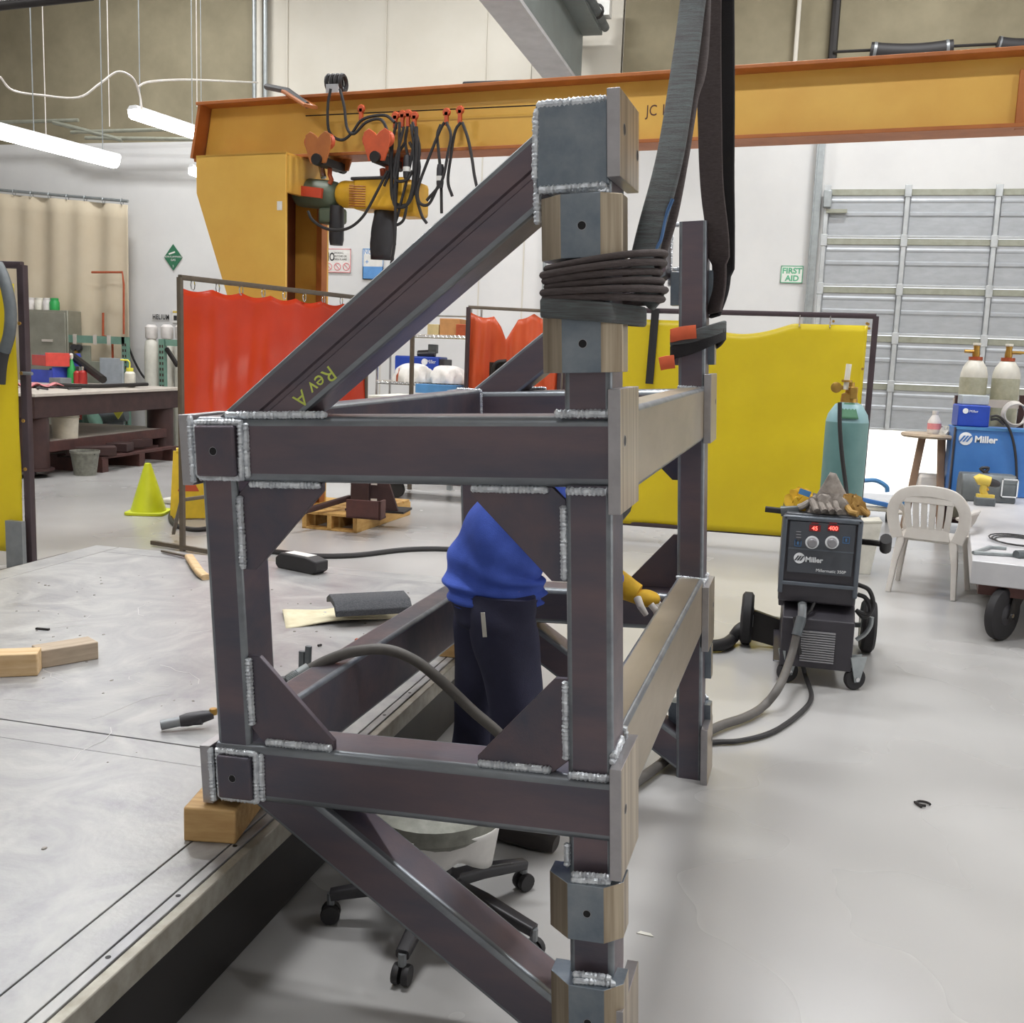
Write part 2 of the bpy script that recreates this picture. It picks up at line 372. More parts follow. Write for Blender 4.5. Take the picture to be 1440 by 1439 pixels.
# overhead conduit run and pipes on the wall
def tthing(name, path, r, mat, label, cat, n=8, group=None):
    o = MB().tube(path, r, n).build(name, mat); return tag(o, label, cat, group)
pX = -8.28
cp = thing('electrical_conduit', 'vertical grey electrical conduit with junction box on upper concrete wall', 'conduit', (pX, WY-.1, 4.0))
for dx, r in ((-.09, .035), (.0, .05), (.1, .035)):
    MB().tube([(pX+dx, WY-.07, 4.6), (pX+dx, WY-.07, CEIL)], r, 10).build('pipe', 'galv' if dx else 'concrete_pale', cp)
MB().bx(pX-.16, pX+.13, WY-.16, WY-.02, 4.55, 4.85).build('junction_box', 'grey_metal', cp, bev=.01)
MB().lathe([(.09, 4.05), (.095, 4.3), (.09, 4.45), (.03, 4.5)], 14, Matrix.Translation((pX-.08, WY-.12, 0))).build('weatherhead', 'galv', cp)
for x, l in ((-3.55, 'thin grey pipe on the white wall behind the raised diagonal'), (-3.2, 'thinner dark pipe on the white wall beside its twin')):
    tthing('wall_pipe', [(x, WY-.05, 0), (x, WY-.05, CEIL)], .025, 'galv' if x < -3.4 else 'frame_brown', l, 'pipe')
for (px, l) in ((1120, 'white streaked downpipe on concrete above the gantry beam'), (1172, 'dark steel downpipe at the joint of the concrete panels')):
    p = gy(px, 60, WY-.08); tthing('down_pipe', [(p.x, WY-.08, 5.5), (p.x, WY-.08, CEIL)], .03 if px < 1150 else .06, 'concrete_pale' if px < 1150 else 'black_steel', l, 'pipe')
# rolled black ducts strapped high on the wall at right
for (a, bb, y0, y1, l) in ((1224, 1340, 70, 66, 'longer black rolled hose strapped high on concrete wall'), (1402, 1470, 62, 60, 'black rolled hose at right end of wall above crane beam')):
    P = [gy(a+(bb-a)*t, y0+(y1-y0)*t+4*math.sin(3.1*t), WY-.2) for t in [i/8 for i in range(9)]]
    t = thing('rolled_hose', l, 'hose', P[4]); MB().tube(P, .1, 10).build('roll', 'black_rubber', t)
    for i in (0, 7): MB().tube([P[i].lerp(P[i+1], .3), P[i].lerp(P[i+1], .6)], .108, 10).build('strap', 'grey_metal', t)
P = [gy(1172, 73, WY-.15), gy(1440, 60, WY-.15)]
tthing('support_rod', P, .02, 'black_steel', 'thin dark horizontal rod behind the black rolled hoses', 'rod')
# unistrut grid and pale pipes below the concrete on the left
for (a, bb, l, r) in (((0, 172), (110, 169), 'short pale strut left of the sprinkler grid', .03), ((75, 172), (172, 197), 'sloping green-grey strut below the concrete edge', .035), ((100, 186), (300, 180), 'long grey pipe along the concrete edge, upper', .03), ((120, 194), (290, 196), 'long grey pipe along the concrete edge, lower', .03)):
    tthing('ceiling_strut', [gy(*a, 15.1), gy(*bb, 15.1)], r, 'door_rail', l, 'strut')

# overhead crane runway beam, running front to back
XB = -2.35
rb = thing('runway_beam', 'grey overhead steel runway beam with conductor rail', 'beam', (XB, 15.0, 5.45))
def beamx(y): return XB
p1 = gy(811, 114, 14.9); XB = p1.x; ZB = p1.z
MB().bx(XB-.42, XB+.02, 5, 15.3, ZB-.03, ZB+.02).build('bottom_flange', 'beam_pale', rb)
MB().bx(XB-.06, XB-.02, 5, 15.3, ZB+.02, ZB+.72).build('web', 'beam_grey', rb)
MB().bx(XB-.3, XB+.26, 5, 15.3, ZB+.72, ZB+.77).build('top_flange', 'beam_grey', rb)
MB().tube([(XB+.3, 5, ZB+.82), (XB+.3, 15.3, ZB+.82)], .06, 10).build('conductor_rail', 'tool_grey', rb)
for y in (7.5, 8.3, 9.2, 10.2, 11.3, 12.4, 13.5, 14.6):
    MB().tube([(XB+.38*math.cos(t)*.22+.3, y, ZB+.82+.09*math.sin(t)) for t in [i*math.pi/6-1.6 for i in range(9)]], .018, 6).build('rail_hanger', 'black_steel', rb)
MB().bx(XB+.22, XB+.4, 15.0, 15.2, ZB+.9, ZB+1.15).build('end_stop', 'sign_white', rb)

# fluorescent strip lights on drop rods
def strip(a, Ya, b_, Yb, label, rods, wires=True):
    A = gy(*a, Ya); B = gy(*b_, Yb); t = thing('strip_light', label, 'light', (A+B)/2)
    d = (B-A).normalized()
    MB().sweep([A, B], [(-.09, .05), (-.05, .09), (.05, .09), (.09, .05)], (0, 0, 1)).build('housing', 'lamp_white', t)
    MB().sweep([A+d*.02, B-d*.02], [(-.1, .045), (-.085, -.02), (-.04, -.05), (.04, -.05), (.085, -.02), (.1, .045)], (0, 0, 1)).build('diffuser', 'lamp_tube', t)
    for f in rods:
        p = A.lerp(B, f); MB().tube([p+Vector((0, 0, .08)), Vector((p.x, p.y, CEIL-.004))], .006, 5).build('drop_rod', 'galv', t)
    return A, B
strip((-60, 172), 8.2, (165, 230), 9.6, 'near fluorescent strip light hanging at the left edge', (.45, .9))
A2, B2 = strip((186, 160), 10.2, (290, 194), 11.2, 'fluorescent strip light hanging left of the gantry crane', (.1, .8))
strip((267, 240), 13.6, (300, 252), 13.9, 'far fluorescent strip light half hidden by the crane leg', (.5,))
for pts, l in (([(0, 108, 9.5), (18, 127, 9.7), (60, 134, 9.8), (110, 137, 9.9), (140, 118, 10), (165, 101, 10.1), (185, 108, 10.1), (195, 128, 10.2), (200, 155, 10.2)], 'white lamp cable looping between the two left strip lights'),
               ([(194, 122, 10.2), (210, 115, 10.6), (260, 112, 11.5), (315, 114, 13), (362, 116, 15.2)], 'white cable running from strip light to the conduit')):
    tthing('lamp_cable', catmull([gy(*p) for p in pts], 6), .012, 'plastic_white', l, 'cable', 6)
for (px, l, y1) in ((60, 'leftmost thin hanging wire over the beige curtain', 200), (149, 'second thin hanging wire near the sprinkler grid', 178), (272, 'thin hanging wire just left of the gantry crane', 150)):
    a = gy(px, 0, 11); c_ = gy(px+5, y1, 11); tthing('hanging_wire', [Vector((c_.x, 11, c_.z)), Vector((c_.x, 11, CEIL))], .006, 'plastic_white', l, 'wire', 5)
b = MB(); a = gy(-40, 12, 6.5); c_ = gy(130, -6, 7); b.tube([a, c_], .035, 10); tag(b.build('roof_pipe', 'black_steel'), 'dark pipe crossing the top left corner', 'pipe')
# ================================================================== the welded steel fixture
FO = Vector((-.3289, 2.1285, 1.4615))
FR = Matrix(((0.99794, 0.03534, -0.05352), (-0.03596, 0.9993, -0.01063), (0.05311, 0.01253, 0.99851)))
fx = thing('steel_fixture', 'large welded dark steel tube frame hanging in slings beside the table', 'steel frame', FO, mat3=FR)
FM = WM['steel_fixture']
def flocal(x, y, yl):
    n = FR.col[1]; P = gpl(x, y, FO+Vector(n)*yl, n); return FM.inverted() @ P
YD = 1.992
XL0, XL1 = -.997, -.903
UZ0, UZ1, LZ0, LZ1 = -.0765, .0765, -.874, -.725
TD = .152
def fb(mb, name, mat, par=fx, **k): return mb.build(name, mat, par, local=True, wn=True, **k)
def rtube(p0, p1, w, h, r=.014, up=(0, 0, 1)):
    q = MB().sweep([p0, p1], rrect(w, h, r, 6), up)
    for i in range(28): q.m[i] = 0 if i % 7 == 6 else 1
    return q
def beadp(paths, r, seed, par=fx):
    for i, p in enumerate(paths): bead(MB(), p, r, seed+i).build('weld_bead', 'weld', par, local=True)
def hole(x, y, z, r, ax, par):
    q = MB()
    T = Matrix.Translation((x, y, z)) @ (Matrix.Rotation(R(90), 4, 'X') if ax == 'y' else Matrix.Rotation(R(90), 4, 'Y'))
    q.lathe([(r, -.002), (r, .0006), (r*.9, .0006), (r*.84, -.002)], 18, T)
    q.cur = 1; q.lathe([(r*.87, -.004), (r*.87, .0003)], 18, T)
    return fb(q, 'bolt_hole', ['machined_hole', 'hole_dark'], par)
def frame(f, rear):
    # f maps depth coordinate
    def B(x0, x1, y0, y1, z0, z1): return MB().bx(x0, x1, min(f(y0), f(y1)), max(f(y0), f(y1)), z0, z1)
    yc = f(TD/2)
    # posts and columns
    fb(rtube((-.0515, yc, -1.49), (-.0515, yc, .70), .103, TD-.014, .013, (0, 1, 0)), 'post', ['mill_steel_long', 'worn_edge'])
    fb(rtube(((XL0+XL1)/2, yc, LZ1-.01), ((XL0+XL1)/2, yc, UZ0+.01), XL1-XL0, TD-.014, .013, (0, 1, 0)), 'column', ['mill_steel_long', 'worn_edge'])
    # beams
    fb(rtube((XL0, yc, 0), (-.004, yc, 0), TD, UZ1-UZ0, .021), 'beam', ['mill_steel_long', 'worn_edge'])
    fb(rtube((XL0, yc, (LZ0+LZ1)/2), (-.004, yc, (LZ0+LZ1)/2), TD, LZ1-LZ0, .021), 'beam', ['mill_steel_long', 'worn_edge'])
    # upper diagonal: tube with a rolled seam groove along its face
    h = .066; gq = .006
    prof = rrect(.125, .131, .014)
    d0 = Vector((-.915, 0, .1)); dv = Vector((.753, 0, .561)).normalized(); nv = Vector((-dv.z, 0, dv.x))
    c0 = d0-nv*.0655; T = Matrix(((dv.x, 0, nv.x, c0.x), (0, 1, 0, 0), (dv.z, 0, nv.z, c0.z), (0, 0, 0, 1)))
    y0, y1 = .012, .14
    def ring(s0):  # outline in (y, n)
        o = [(y0+.013, .0655), (y0+.004, .061), (y0, .0515), (y0, .010), (y0+gq, .006), (y0+gq, -.004), (y0, -.008), (y0, -.0515), (y0+.004, -.061), (y0+.013, -.0655), (y1-.013, -.0655), (y1-.004, -.061), (y1, -.0515), (y1, .0515), (y1-.004, .061), (y1-.013, .0655)]
        vs = []
        for (y, n) in o:
            if s0 == 0: sx = (UZ1-.006 - (c0.z+nv.z*n))/dv.z      # cut flat on the beam top
            else: sx = (-.152-(c0.x+nv.x*n))/dv.x                   # cut upright against the post
            p = Vector((c0.x+dv.x*sx+nv.x*n, f(y), c0.z+dv.z*sx+nv.z*n)); vs.append(p)
        return vs
    a, c = ring(0), ring(1); n = len(a)
    q = MB(); q.add(a+c, [(i, (i+1) % n, n+(i+1) % n, n+i) for i in range(n)]+[list(range(n)), list(range(n, 2*n))])
    for i in (0, 1, 7, 8, 10, 11, 13, 14): q.m[i] = 1
    fb(q, 'upper_diagonal', ['mill_steel_long', 'worn_edge'])
    # lower diagonal
    l0 = Vector((-.925, 0, LZ0)); lv = Vector((.775, 0, -.545)).normalized(); ln = Vector((-lv.z, 0, lv.x)); ln = ln if ln.z > 0 else -ln
    y0, y1 = .012, .14; o = [(y0+.016, .124), (y0+.005, .119), (y0, .106), (y0, .014), (y0+.005, .004), (y0+.014, 0), (y1-.014, 0), (y1-.005, .004), (y1, .014), (y1, .106), (y1-.005, .119), (y1-.016, .124)]
    vs0 = []; vs1 = []
    for (y, t) in o:
        p = l0+ln*t; s0 = (LZ0+.006-p.z)/lv.z; s1 = (-.098-p.x)/lv.x
        e = p+lv*s0; e.y = f(y); vs0.append(e); e = p+lv*s1; e.y = f(y); vs1.append(e)
    n = len(o); q = MB(); q.add(vs0+vs1, [(i, (i+1) % n, n+(i+1) % n, n+i) for i in range(n)]+[list(range(n)), list(range(n, 2*n))])
    for i in (0, 1, 3, 4, 6, 7, 9, 10): q.m[i] = 1
    fb(q, 'lower_diagonal', ['mill_steel_long', 'worn_edge'])
    # gussets (snipped inner corner)
    g0, g1 = .018, .034
    def gus(pts): fb(MB().prism(pts, 'y', min(f(g0), f(g1)), max(f(g0), f(g1))), 'gusset', 'mill_steel', bev=.0015)
    gus([(XL1+.03, UZ0), (-.682, UZ0), (-.682, UZ0-.02), (-.868, -.29), (XL1, -.29), (XL1, UZ0-.03)])
    gus([(-.103-.03, UZ0), (-.32, UZ0), (-.32, UZ0-.02), (-.137, -.285), (-.103, -.285), (-.103, UZ0-.03)])
    gus([(XL1+.035, LZ1), (-.683, LZ1), (-.683, LZ1+.022), (-.872, -.505), (XL1, -.505), (XL1, LZ1+.035)])
    gus([(-.103-.035, LZ1), (-.318, LZ1), (-.318, LZ1+.022), (-.132, -.505), (-.103, -.505), (-.103, LZ1+.03)])
    # head block on the post
    if not rear: fb(B(-.152, -.002, -.012, .165, .545, .708), 'head_block', 'blue_steel', bev=.004)
    # side plates
    for (z0, z1, ny) in ((.553, .722, -.035), (-.126, .134, -.035), (-.94, -.683, -.035), (-1.49, -1.26, -.02)):
        if rear and z0 > .5: continue
        q = MB(); ya, yb = sorted((f(ny), f(.186))); q.bx(0.0, .027, ya, yb, z0, z1)
        q.m = [1]*6; q.m[3] = 0
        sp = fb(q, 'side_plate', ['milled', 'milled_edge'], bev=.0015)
        hz = z0+(z1-z0)*.58
        hole(.0272, f(.012), hz, .012, 'x', sp)
        if z1 > .5: hole(.0272, f(.165), z0+.075, .012, 'x', sp)
    # clamp blocks on the post face
    for (z0, z1) in ((.398, .525), (.168, .286), (-1.088, -.955), (-1.37, -1.20)):
        q = MB(); pts = [(-.146, f(.055)), (-.146, f(.004)), (-.094, f(-.042)), (-.012, f(-.042)), (.026, f(-.006)), (.026, f(.055))]
        q.prism(pts, 'z', z0, z1); q.m = [0, 0]+[1, 1, 0, 1, 1, 0]
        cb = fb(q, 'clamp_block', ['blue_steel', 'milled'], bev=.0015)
        hole(-.05, f(-.0422), (z0+z1)/2, .0095, 'y', cb)
    # corner pads and end plates on the left
    for (z0, z1, x0, x1) in ((-.062, .058, -.99, -.885), (-.862, -.752, -.985, -.892)):
        pd = fb(B(x0, x1, -.022, .01, z0, z1), 'corner_pad', 'mill_steel', bev=.006); hole((x0+x1)/2-.003, f(-.0222), (z0+z1)/2, .0105, 'y', pd)
    fb(B(-1.037, -1.008, -.01, .16, -.085, .083), 'end_plate', 'milled_edge', bev=.002)
    fb(B(-1.037, -1.008, -.01, .16, -.885, -.735), 'end_plate', 'milled_edge', bev=.002)
    for z in (-.001, -.8): fb(B(-1.01, XL0+.004, .01, .14, z-.06, z+.06), 'end_spacer', 'mill_steel')
    # weld beads
    e = f(.008); ef = f(-.002); w = f(.014)
    Lp = []
    Lp += [[(-.92, e, UZ1+.004), (-.66, e, UZ1+.004)], [(-.155, e, .475), (-.155, e, .69)], [(-.15, f(-.006), .708), (-.005, f(-.006), .708)], [(-.148, f(-.012), .54), (-.005, f(-.012), .54)]]
    Lp += [[(-.12, ef, UZ1+.006), (-.0, ef, UZ1+.006)], [(-.098, ef, UZ0-.006), (-.004, ef, UZ0-.006)], [(-.1, ef, LZ1+.006), (-.004, ef, LZ1+.006)]]
    beadp(Lp, .0085, 11)
    Lp = [[(-.87, w, UZ0-.006), (-.685, w, UZ0-.006)], [(XL1+.004, w, UZ0-.035), (XL1+.004, w, -.288)], [(-.318, w, UZ0-.006), (-.14, w, UZ0-.006)], [(-.107, w, UZ0-.04), (-.107, w, -.28)],
          [(-.865, w, LZ1+.006), (-.685, w, LZ1+.006)], [(XL1+.004, w, LZ1+.045), (XL1+.004, w, -.508)], [(-.316, w, LZ1+.006), (-.142, w, LZ1+.006)], [(-.107, w, LZ1+.035), (-.107, w, -.508)]]
    beadp(Lp, .0085, 31)
    # beads round the corner pads, head block side and foot blocks
    Lp = []
    for (z0, z1, x0, x1) in ((-.066, .064, -.992, -.878), (-.866, -.745, -.987, -.886)):
        Lp.append([(x0, f(-.006), z0), (x1, f(-.006), z0), (x1+.004, f(-.006), z1), (x0, f(-.006), z1), (x0, f(-.006), z0)])
        Lp.append([(x1+.014, f(-.002), z0), (x1+.016, f(-.002), z1)])
    Lp += [[(-.155, f(-.008), .56), (-.15, f(-.008), .70)], [(-.09, f(-.02), -.945), (.0, f(-.016), -.942)], [(-.088, f(-.03), -.953), (.0, f(-.024), -.95)], [(-.088, f(-.02), -1.185), (.0, f(-.018), -1.183)], [(-.086, f(-.03), -1.195), (.01, f(-.02), -1.193)],
           [(-1.008, f(-.006), -.08), (-1.008, f(-.006), .08)], [(-1.008, f(-.006), -.88), (-1.008, f(-.006), -.74)], [(-.1, f(-.01), .538), (-.0, f(-.01), .53)], [(.0, f(-.004), -.68), (.0, f(.12), -.672)],
           [(.002, f(.0), -.67), (.002, f(.1), -.66)], [(-.105, f(.006), -.885), (-.105, f(.006), -.94)]]
    beadp(Lp, .0075, 71)
frame(lambda y: y, False)
frame(lambda y: YD-y, True)
# beams along the depth
for (x0, x1, z0, z1) in ((-.103, 0, -.115, .084), (XL0, XL0+.103, -.115, .084), (-.103, 0, -.874, -.655), (XL0, XL0+.103, -.874, -.68)):
    fb(rtube(((x0+x1)/2, TD-.01, (z0+z1)/2), ((x0+x1)/2, YD-TD+.01, (z0+z1)/2), x1-x0, z1-z0, .013), 'depth_beam', ['lit_side_steel' if x1 == 0 else 'mill_steel', 'worn_edge'])
    for yy in (TD+.004, YD-TD-.004):
        beadp([[(x1 if x1 > -.5 else x1, yy, z0+.01), (x1, yy, z1-.005), (x0, yy, z1+.002)]], .0075, int(yy*100)+int(z0*100))
# chalk writing on the upper diagonal (upside down as in the place)
dv = Vector((.753, 0, .561)).normalized()
p = flocal(463, 513, .010)
T = FM @ Matrix.Translation((p.x, .0115, p.z)) @ Matrix.Rotation(R(90), 4, 'X') @ Matrix.Rotation(R(36.7+180), 4, 'Z')
text('Rev A', .05, 'chalk', fx, T, 'chalk_writing', .0002)

# ------------------------------------------------------------------ lifting slings
def ribbon(path, wd, th, mat, name, par=None, up=(0, -1, 0), local=False, scales=None, twist=None):
    return MB().sweep(path, rrect(wd, th, min(wd, th)*.45, 3), up, scales=scales, twist=twist).build(name, mat, par, local)
HK = gy(990, -330, 3.0)
sl = thing('front_lifting_sling', 'thick dark woven sling wrapped around the near post', 'sling', FM @ Vector((-.05, 0, .3)))
pts = [FM @ Vector(q) for q in ((.05, .13, .32), (.065, .11, .34))]+[gy(903, 382, 2.245), gy(909, 350, 2.27), gy(919, 310, 2.29), gy(934, 255, 2.32), gy(946, 200, 2.36), gy(960, 110, 2.45), gy(972, 20, 2.55), gy(979, -60, 2.62), HK]
ribbon(catmull(pts, 6), .06, .024, 'webbing_light', 'sling_leg', sl)
pts = [gy(925, 350, 2.36), gy(940, 300, 2.37), gy(955, 220, 2.4), gy(968, 140, 2.47), gy(985, 40, 2.57), HK]
ribbon(catmull(pts, 6), .045, .022, 'webbing', 'sling_leg', sl)
pts = [gy(915, 378, 2.25), gy(923, 350, 2.262), gy(930, 335, 2.27), gy(936, 305, 2.285), gy(946, 280, 2.29)]
MB().tube(catmull(pts, 6), .004, 6).build('blue_stripe', 'webbing_blue', sl)
def wrap(z, hh, out, mat, tilt=0, bulge=.04, th=.016):
    xs = [(-.12-out, -.02-out*.3), (-.115-out, -.05-out), (-.06, -.06-out), (.0, -.052-out), (.035+bulge, -.02-out*.5), (.075+bulge, .05), (.06+bulge, .12), (.03, .19+out), (-.05, .2+out), (-.12-out, .18), (-.13-out, .08)]
    P = [FM @ Vector((x, y, z+tilt*x)) for x, y in xs]
    q = MB(); q.sweep(catmull(P, 5, True), rrect(th, hh, th*.4, 3), FR.col[2], closed=True); return q.build('sling_wrap', mat, sl)
for k in range(6): wrap(.318+.0155*k, .0145, .004*math.sin(2.1*k)+.004, 'webbing', .05+.03*k-.06, .018+.006*math.sin(k*1.7), .02)
wrap(.288, .04, .008, 'webbing_light', -.10, -.02)
sl2 = thing('rear_lifting_sling', 'flat black sling with orange tag around the far post', 'sling', FM @ Vector((-.05, 1.9, .3)))
pts = [gy(1004, 440, 4.02), gy(1011, 400, 4.04), gy(1010, 340, 4.02), gy(1001, 260, 3.95), gy(998, 160, 3.8), gy(996, 60, 3.6), gy(996, -40, 3.4), HK+Vector((.02, 0, 0))]
ribbon(catmull(pts, 6), .085, .012, 'webbing', 'sling_leg', sl2, scales=None, twist=[.9 if i < 10 else .35*math.exp(-(i-10)/6) for i in range(43)])
pts = [gy(1005, 445, 4.06), gy(1019, 400, 4.1), gy(1021, 330, 4.08), gy(1020, 250, 4.0), gy(1020, 150, 3.85), gy(1019, 60, 3.65), gy(1018, -40, 3.45), HK+Vector((.06, .05, 0))]
ribbon(catmull(pts, 6), .07, .014, 'webbing_black', 'sling_leg', sl2, twist=[1.0 if i < 8 else .3 for i in range(43)])
yb = 1.842
for (z, tl, hh, mt, o) in ((.235, .25, .05, 'webbing_black', .0), (.275, .12, .045, 'webbing_light', .004)):
    P = [FM @ Vector((x, y, z+tl*(x+.05)+q)) for x, y, q in ((-.125, yb+.02, 0), (-.118, yb-.02-o, 0), (-.05, yb-.024-o, 0), (.015, yb-.022-o, .01), (.06, yb+.03, .02), (.06, yb+.1, .02), (.02, yb+.17, 0), (-.06, yb+.175, 0), (-.125, yb+.15, 0))]
    MB().sweep(catmull(P, 5, True), rrect(.012, hh, .005, 3), FR.col[2], closed=True).build('sling_wrap', mt, sl2)
P = [FM @ Vector(q) for q in ((-.128, yb-.0, .28), (-.122, yb-.034, .28), (-.08, yb-.042, .288), (-.03, yb-.042, .292))]
MB().sweep(catmull(P, 4), rrect(.006, .05, .002, 2), FR.col[2]).build('identification_tag', 'tag_orange', sl2)
P = [FM @ Vector(q) for q in ((-.165, yb-.05, .175), (-.14, yb-.045, .18), (-.11, yb-.04, .183))]
MB().sweep(P, rrect(.006, .05, .002, 2), FR.col[2]).build('identification_tag', 'tag_orange', sl2)
# ================================================================== gantry crane
gA = gy(296, 150, 9.5); _g = gz(1440, 75, gA.z)-gA; GZ = math.atan2(_g.y, _g.x)
ga = thing('gantry_crane', 'yellow gantry crane with tapered leg and long beam', 'crane', (gA.x, gA.y, 0), (0, 0, GZ))
GM = WM['gantry_crane']; GN = GM.to_3x3().col[1]
def gg(x, y, off=0.0): return gpl(x, y, GM @ Vector((0, off, 0)), GN)
def gl(x, y, off=0.0): return GM.inverted() @ gg(x, y, off)
ZT = gA.z; ZBm = gg(640, 207, -.16).z; BL = 11.5
def gb(mb, n, m_, par=ga, **k): return mb.build(n, m_, par, local=True, **k)
gb(MB().bx(-.02, BL, -.2, .2, ZT-.03, ZT), 'top_flange', 'crane_orange', bev=.004)
gb(MB().prism([(-.05, ZBm), (BL, ZBm), (BL, ZT-.03), (.04, ZT-.03)], 'y', -.03, .03), 'web', 'crane_yellow')
gb(MB().bx(-.08, BL, -.16, .16, ZBm-.03, ZBm), 'bottom_flange', 'crane_orange', bev=.004)
gb(MB().prism([(-.1, ZBm), (-.07, ZBm), (.03, ZT-.03), (.0, ZT-.03)], 'y', -.19, .19), 'end_stiffener', 'crane_orange')
LZ = ZBm-.03
x275 = gl(276, 240, -.42).x; x402 = gl(402, 240, -.42).x; z272 = gl(276, 272, -.42).z; p312 = gl(314, 398, -.42)
dx = (p312.x-x275)/(p312.z-z272)
leg = [(x275, LZ), (x402, LZ), (x402, 0.1), (x402-.42, 0.1), (x402-.42, z272+(x402-.42-x275)/dx), (x275, z272)]
lp = gb(MB().prism(leg, 'y', -.42, -.39), 'leg_plate', 'crane_yellow', bev=.003)
gb(MB().prism(leg, 'y', .30, .33), 'leg_plate', 'crane_yellow', bev=.003)
gb(MB().bx(x402-.4, x402-.37, -.39, .30, .1, LZ), 'leg_web', 'crane_primer')
gb(MB().bx(x402-.06, x402-.0, .2, .30, .1, LZ-.3), 'leg_flange', 'crane_orange')
gb(MB().bx(x275, x402+.0, -.42, .33, LZ-.02, LZ+.0), 'leg_cap', 'crane_yellow')
gb(MB().bx(x402-.02, x402+.03, -.41, .33, LZ-.36, LZ-.03), 'leg_header', 'crane_yellow')
gb(MB().bx(x402-.5, x402+.02, -.6, .6, 0.0, .12), 'foot_beam', 'crane_yellow', bev=.01)
gb(MB().bx(gl(390, 258, -.42).x, gl(397, 258, -.42).x, -.424, -.42, LZ-.52, LZ-.44), 'rating_label', 'sign_white')
gb(MB().bx(BL-1.0, BL-.3, -.42, .33, .1, LZ), 'leg_plate', 'crane_yellow')
p = gl(908, 163, -.035); text('JC 1', .125, 'rust_brown', ga, GM @ Matrix.Translation((p.x, -.0315, p.z)) @ Matrix.Rotation(R(90), 4, 'X'), 'lettering', .0005, sx=.8)
p = gl(1430, 140, -.05); gb(MB().bx(p.x, p.x+.14, -.1, -.03, p.z-.22, p.z+.2), 'splice_plate', 'crane_orange', bev=.005)
# bracket near the left end carrying the cable tray
p0, p1_ = gl(405, 130, -.1), gl(437, 150, -.35)
gb(MB().sweep([p0, p1_], rrect(.14, .03, .01), (0, 0, 1)), 'cable_bracket', 'crane_orange')
gb(MB().tube([gl(375, 122, .2), gl(405, 128, -.1), gl(432, 148, -.34)], .03, 8), 'supply_cable', 'black_rubber')
# trolleys
def trolley(px, label, col):
    c = gg(px, 222, -.15); loc = Vector((c.x, c.y, ZBm))
    t = thing('beam_trolley', label, 'trolley', loc, (0, 0, GZ), 'trolleys on the crane beam')
    out = [(-.13, .12), (-.08, .15), (-.03, .12), (0, .09), (.03, .12), (.08, .15), (.13, .12), (.14, .04), (.08, -.13), (-.08, -.13), (-.14, .04)]
    for s_ in (-1, 1):
        MB().prism(out, 'y', s_*.2-.012, s_*.2+.012).build('side_plate', col, t, local=True, bev=.004)
        for wx in (-.09, .09): MB().lathe([(.06, -.02), (.075, .0), (.06, .03)], 14, Matrix.Translation((wx, s_*.175, .06)) @ Matrix.Rotation(R(90), 4, 'X')).build('wheel', 'trolley_orange', t, local=True)
        MB().lathe([(.05, -.03), (.05, .03)], 14, Matrix.Translation((0, s_*.215, -.1)) @ Matrix.Rotation(R(90), 4, 'X')).build('axle_nut', 'black_steel', t, local=True)
    MB().bx(-.05, .05, -.2, .2, -.14, -.07).build('axle', 'black_steel', t, local=True)
    MB().tube([(0, 0, -.1), (0, 0, -.2), (.02, 0, -.24), (.0, 0, -.28)], .022, 8).build('hook', 'copper_red', t, local=True)
    return loc
t1 = trolley(464, 'orange beam trolley above the green hoist', 'crane_orange'); t2 = trolley(545, 'red-orange beam trolley above the yellow hoist', 'trolley_orange')
# end stop piece behind first trolley
# hoists
def along(px, py, off=0): return gg(px, py, off)
A, B = along(416, 270, -.05), along(478, 276, -.05); ax = (B-A).normalized()
h1 = thing('chain_hoist', 'grey-green electric chain hoist with red label under the crane', 'hoist', (A+B)/2-Vector((0, 0, .2)))
def capsule(A, B, r, n=18, e=.35):
    L = (B-A).length; d = (B-A).normalized(); T = Matrix.Translation(A) @ d.to_track_quat('Z', 'Y').to_matrix().to_4x4()
    return MB().lathe([(r*.35, 0), (r*.75, r*.12), (r*.95, r*e), (r, r*.6), (r, L-r*.6), (r*.95, L-r*e), (r*.75, L-r*.12), (r*.35, L)], n, T)
capsule(A, B, .135).build('housing', 'hoist_green', h1)
q = MB(); a_, b_ = along(419, 268, -.2), along(453, 272, -.2); q.sweep([a_, b_], [(-.015, -.045), (.015, -.045), (.015, .045), (-.015, .045)], (0, 0, 1)); q.build('name_label', 'label_red', h1)
MB().tube([along(452, 235, 0), along(455, 250, -.02)], .03, 8).build('suspension_hook', 'chrome', h1)
MB().lathe([(.06, 0), (.07, .05), (.07, .3), (.065, .36)], 14, Matrix.Translation(along(473, 345, -.08))).build('chain_bag', 'black_plastic', h1)
MB().bx(-.12, .12, -.08, .08, -.2, -.05, Matrix.Translation(along(468, 285, -.05)) @ Matrix.Rotation(GZ, 4, 'Z')).build('gear_case', 'hoist_green', h1, bev=.03)
for i in range(5):
    p = along(464+i*4, 296, -.08); MB().tube([p, p-Vector((0, 0, .05))], .01, 6).build('chain_link', 'black_steel', h1)
A, B = along(476, 273, -.05), along(594, 279, -.05)
h2 = thing('chain_hoist', 'yellow electric chain hoist with louvred motor under the crane', 'hoist', (A+B)/2-Vector((0, 0, .2)))
capsule(A, A.lerp(B, .36), .125).build('motor_housing', 'hoist_yellow', h2)
for i in range(9):
    z = -.09+i*.022; p, q_ = along(491, 275, -.19), along(514, 276, -.19)
    MB().tube([p+Vector((0, 0, z)), q_+Vector((0, 0, z))], .006, 5).build('louvre', 'crane_orange', h2)
T = Matrix.Translation(A.lerp(B, .58)) @ Matrix.Rotation(GZ, 4, 'Z')
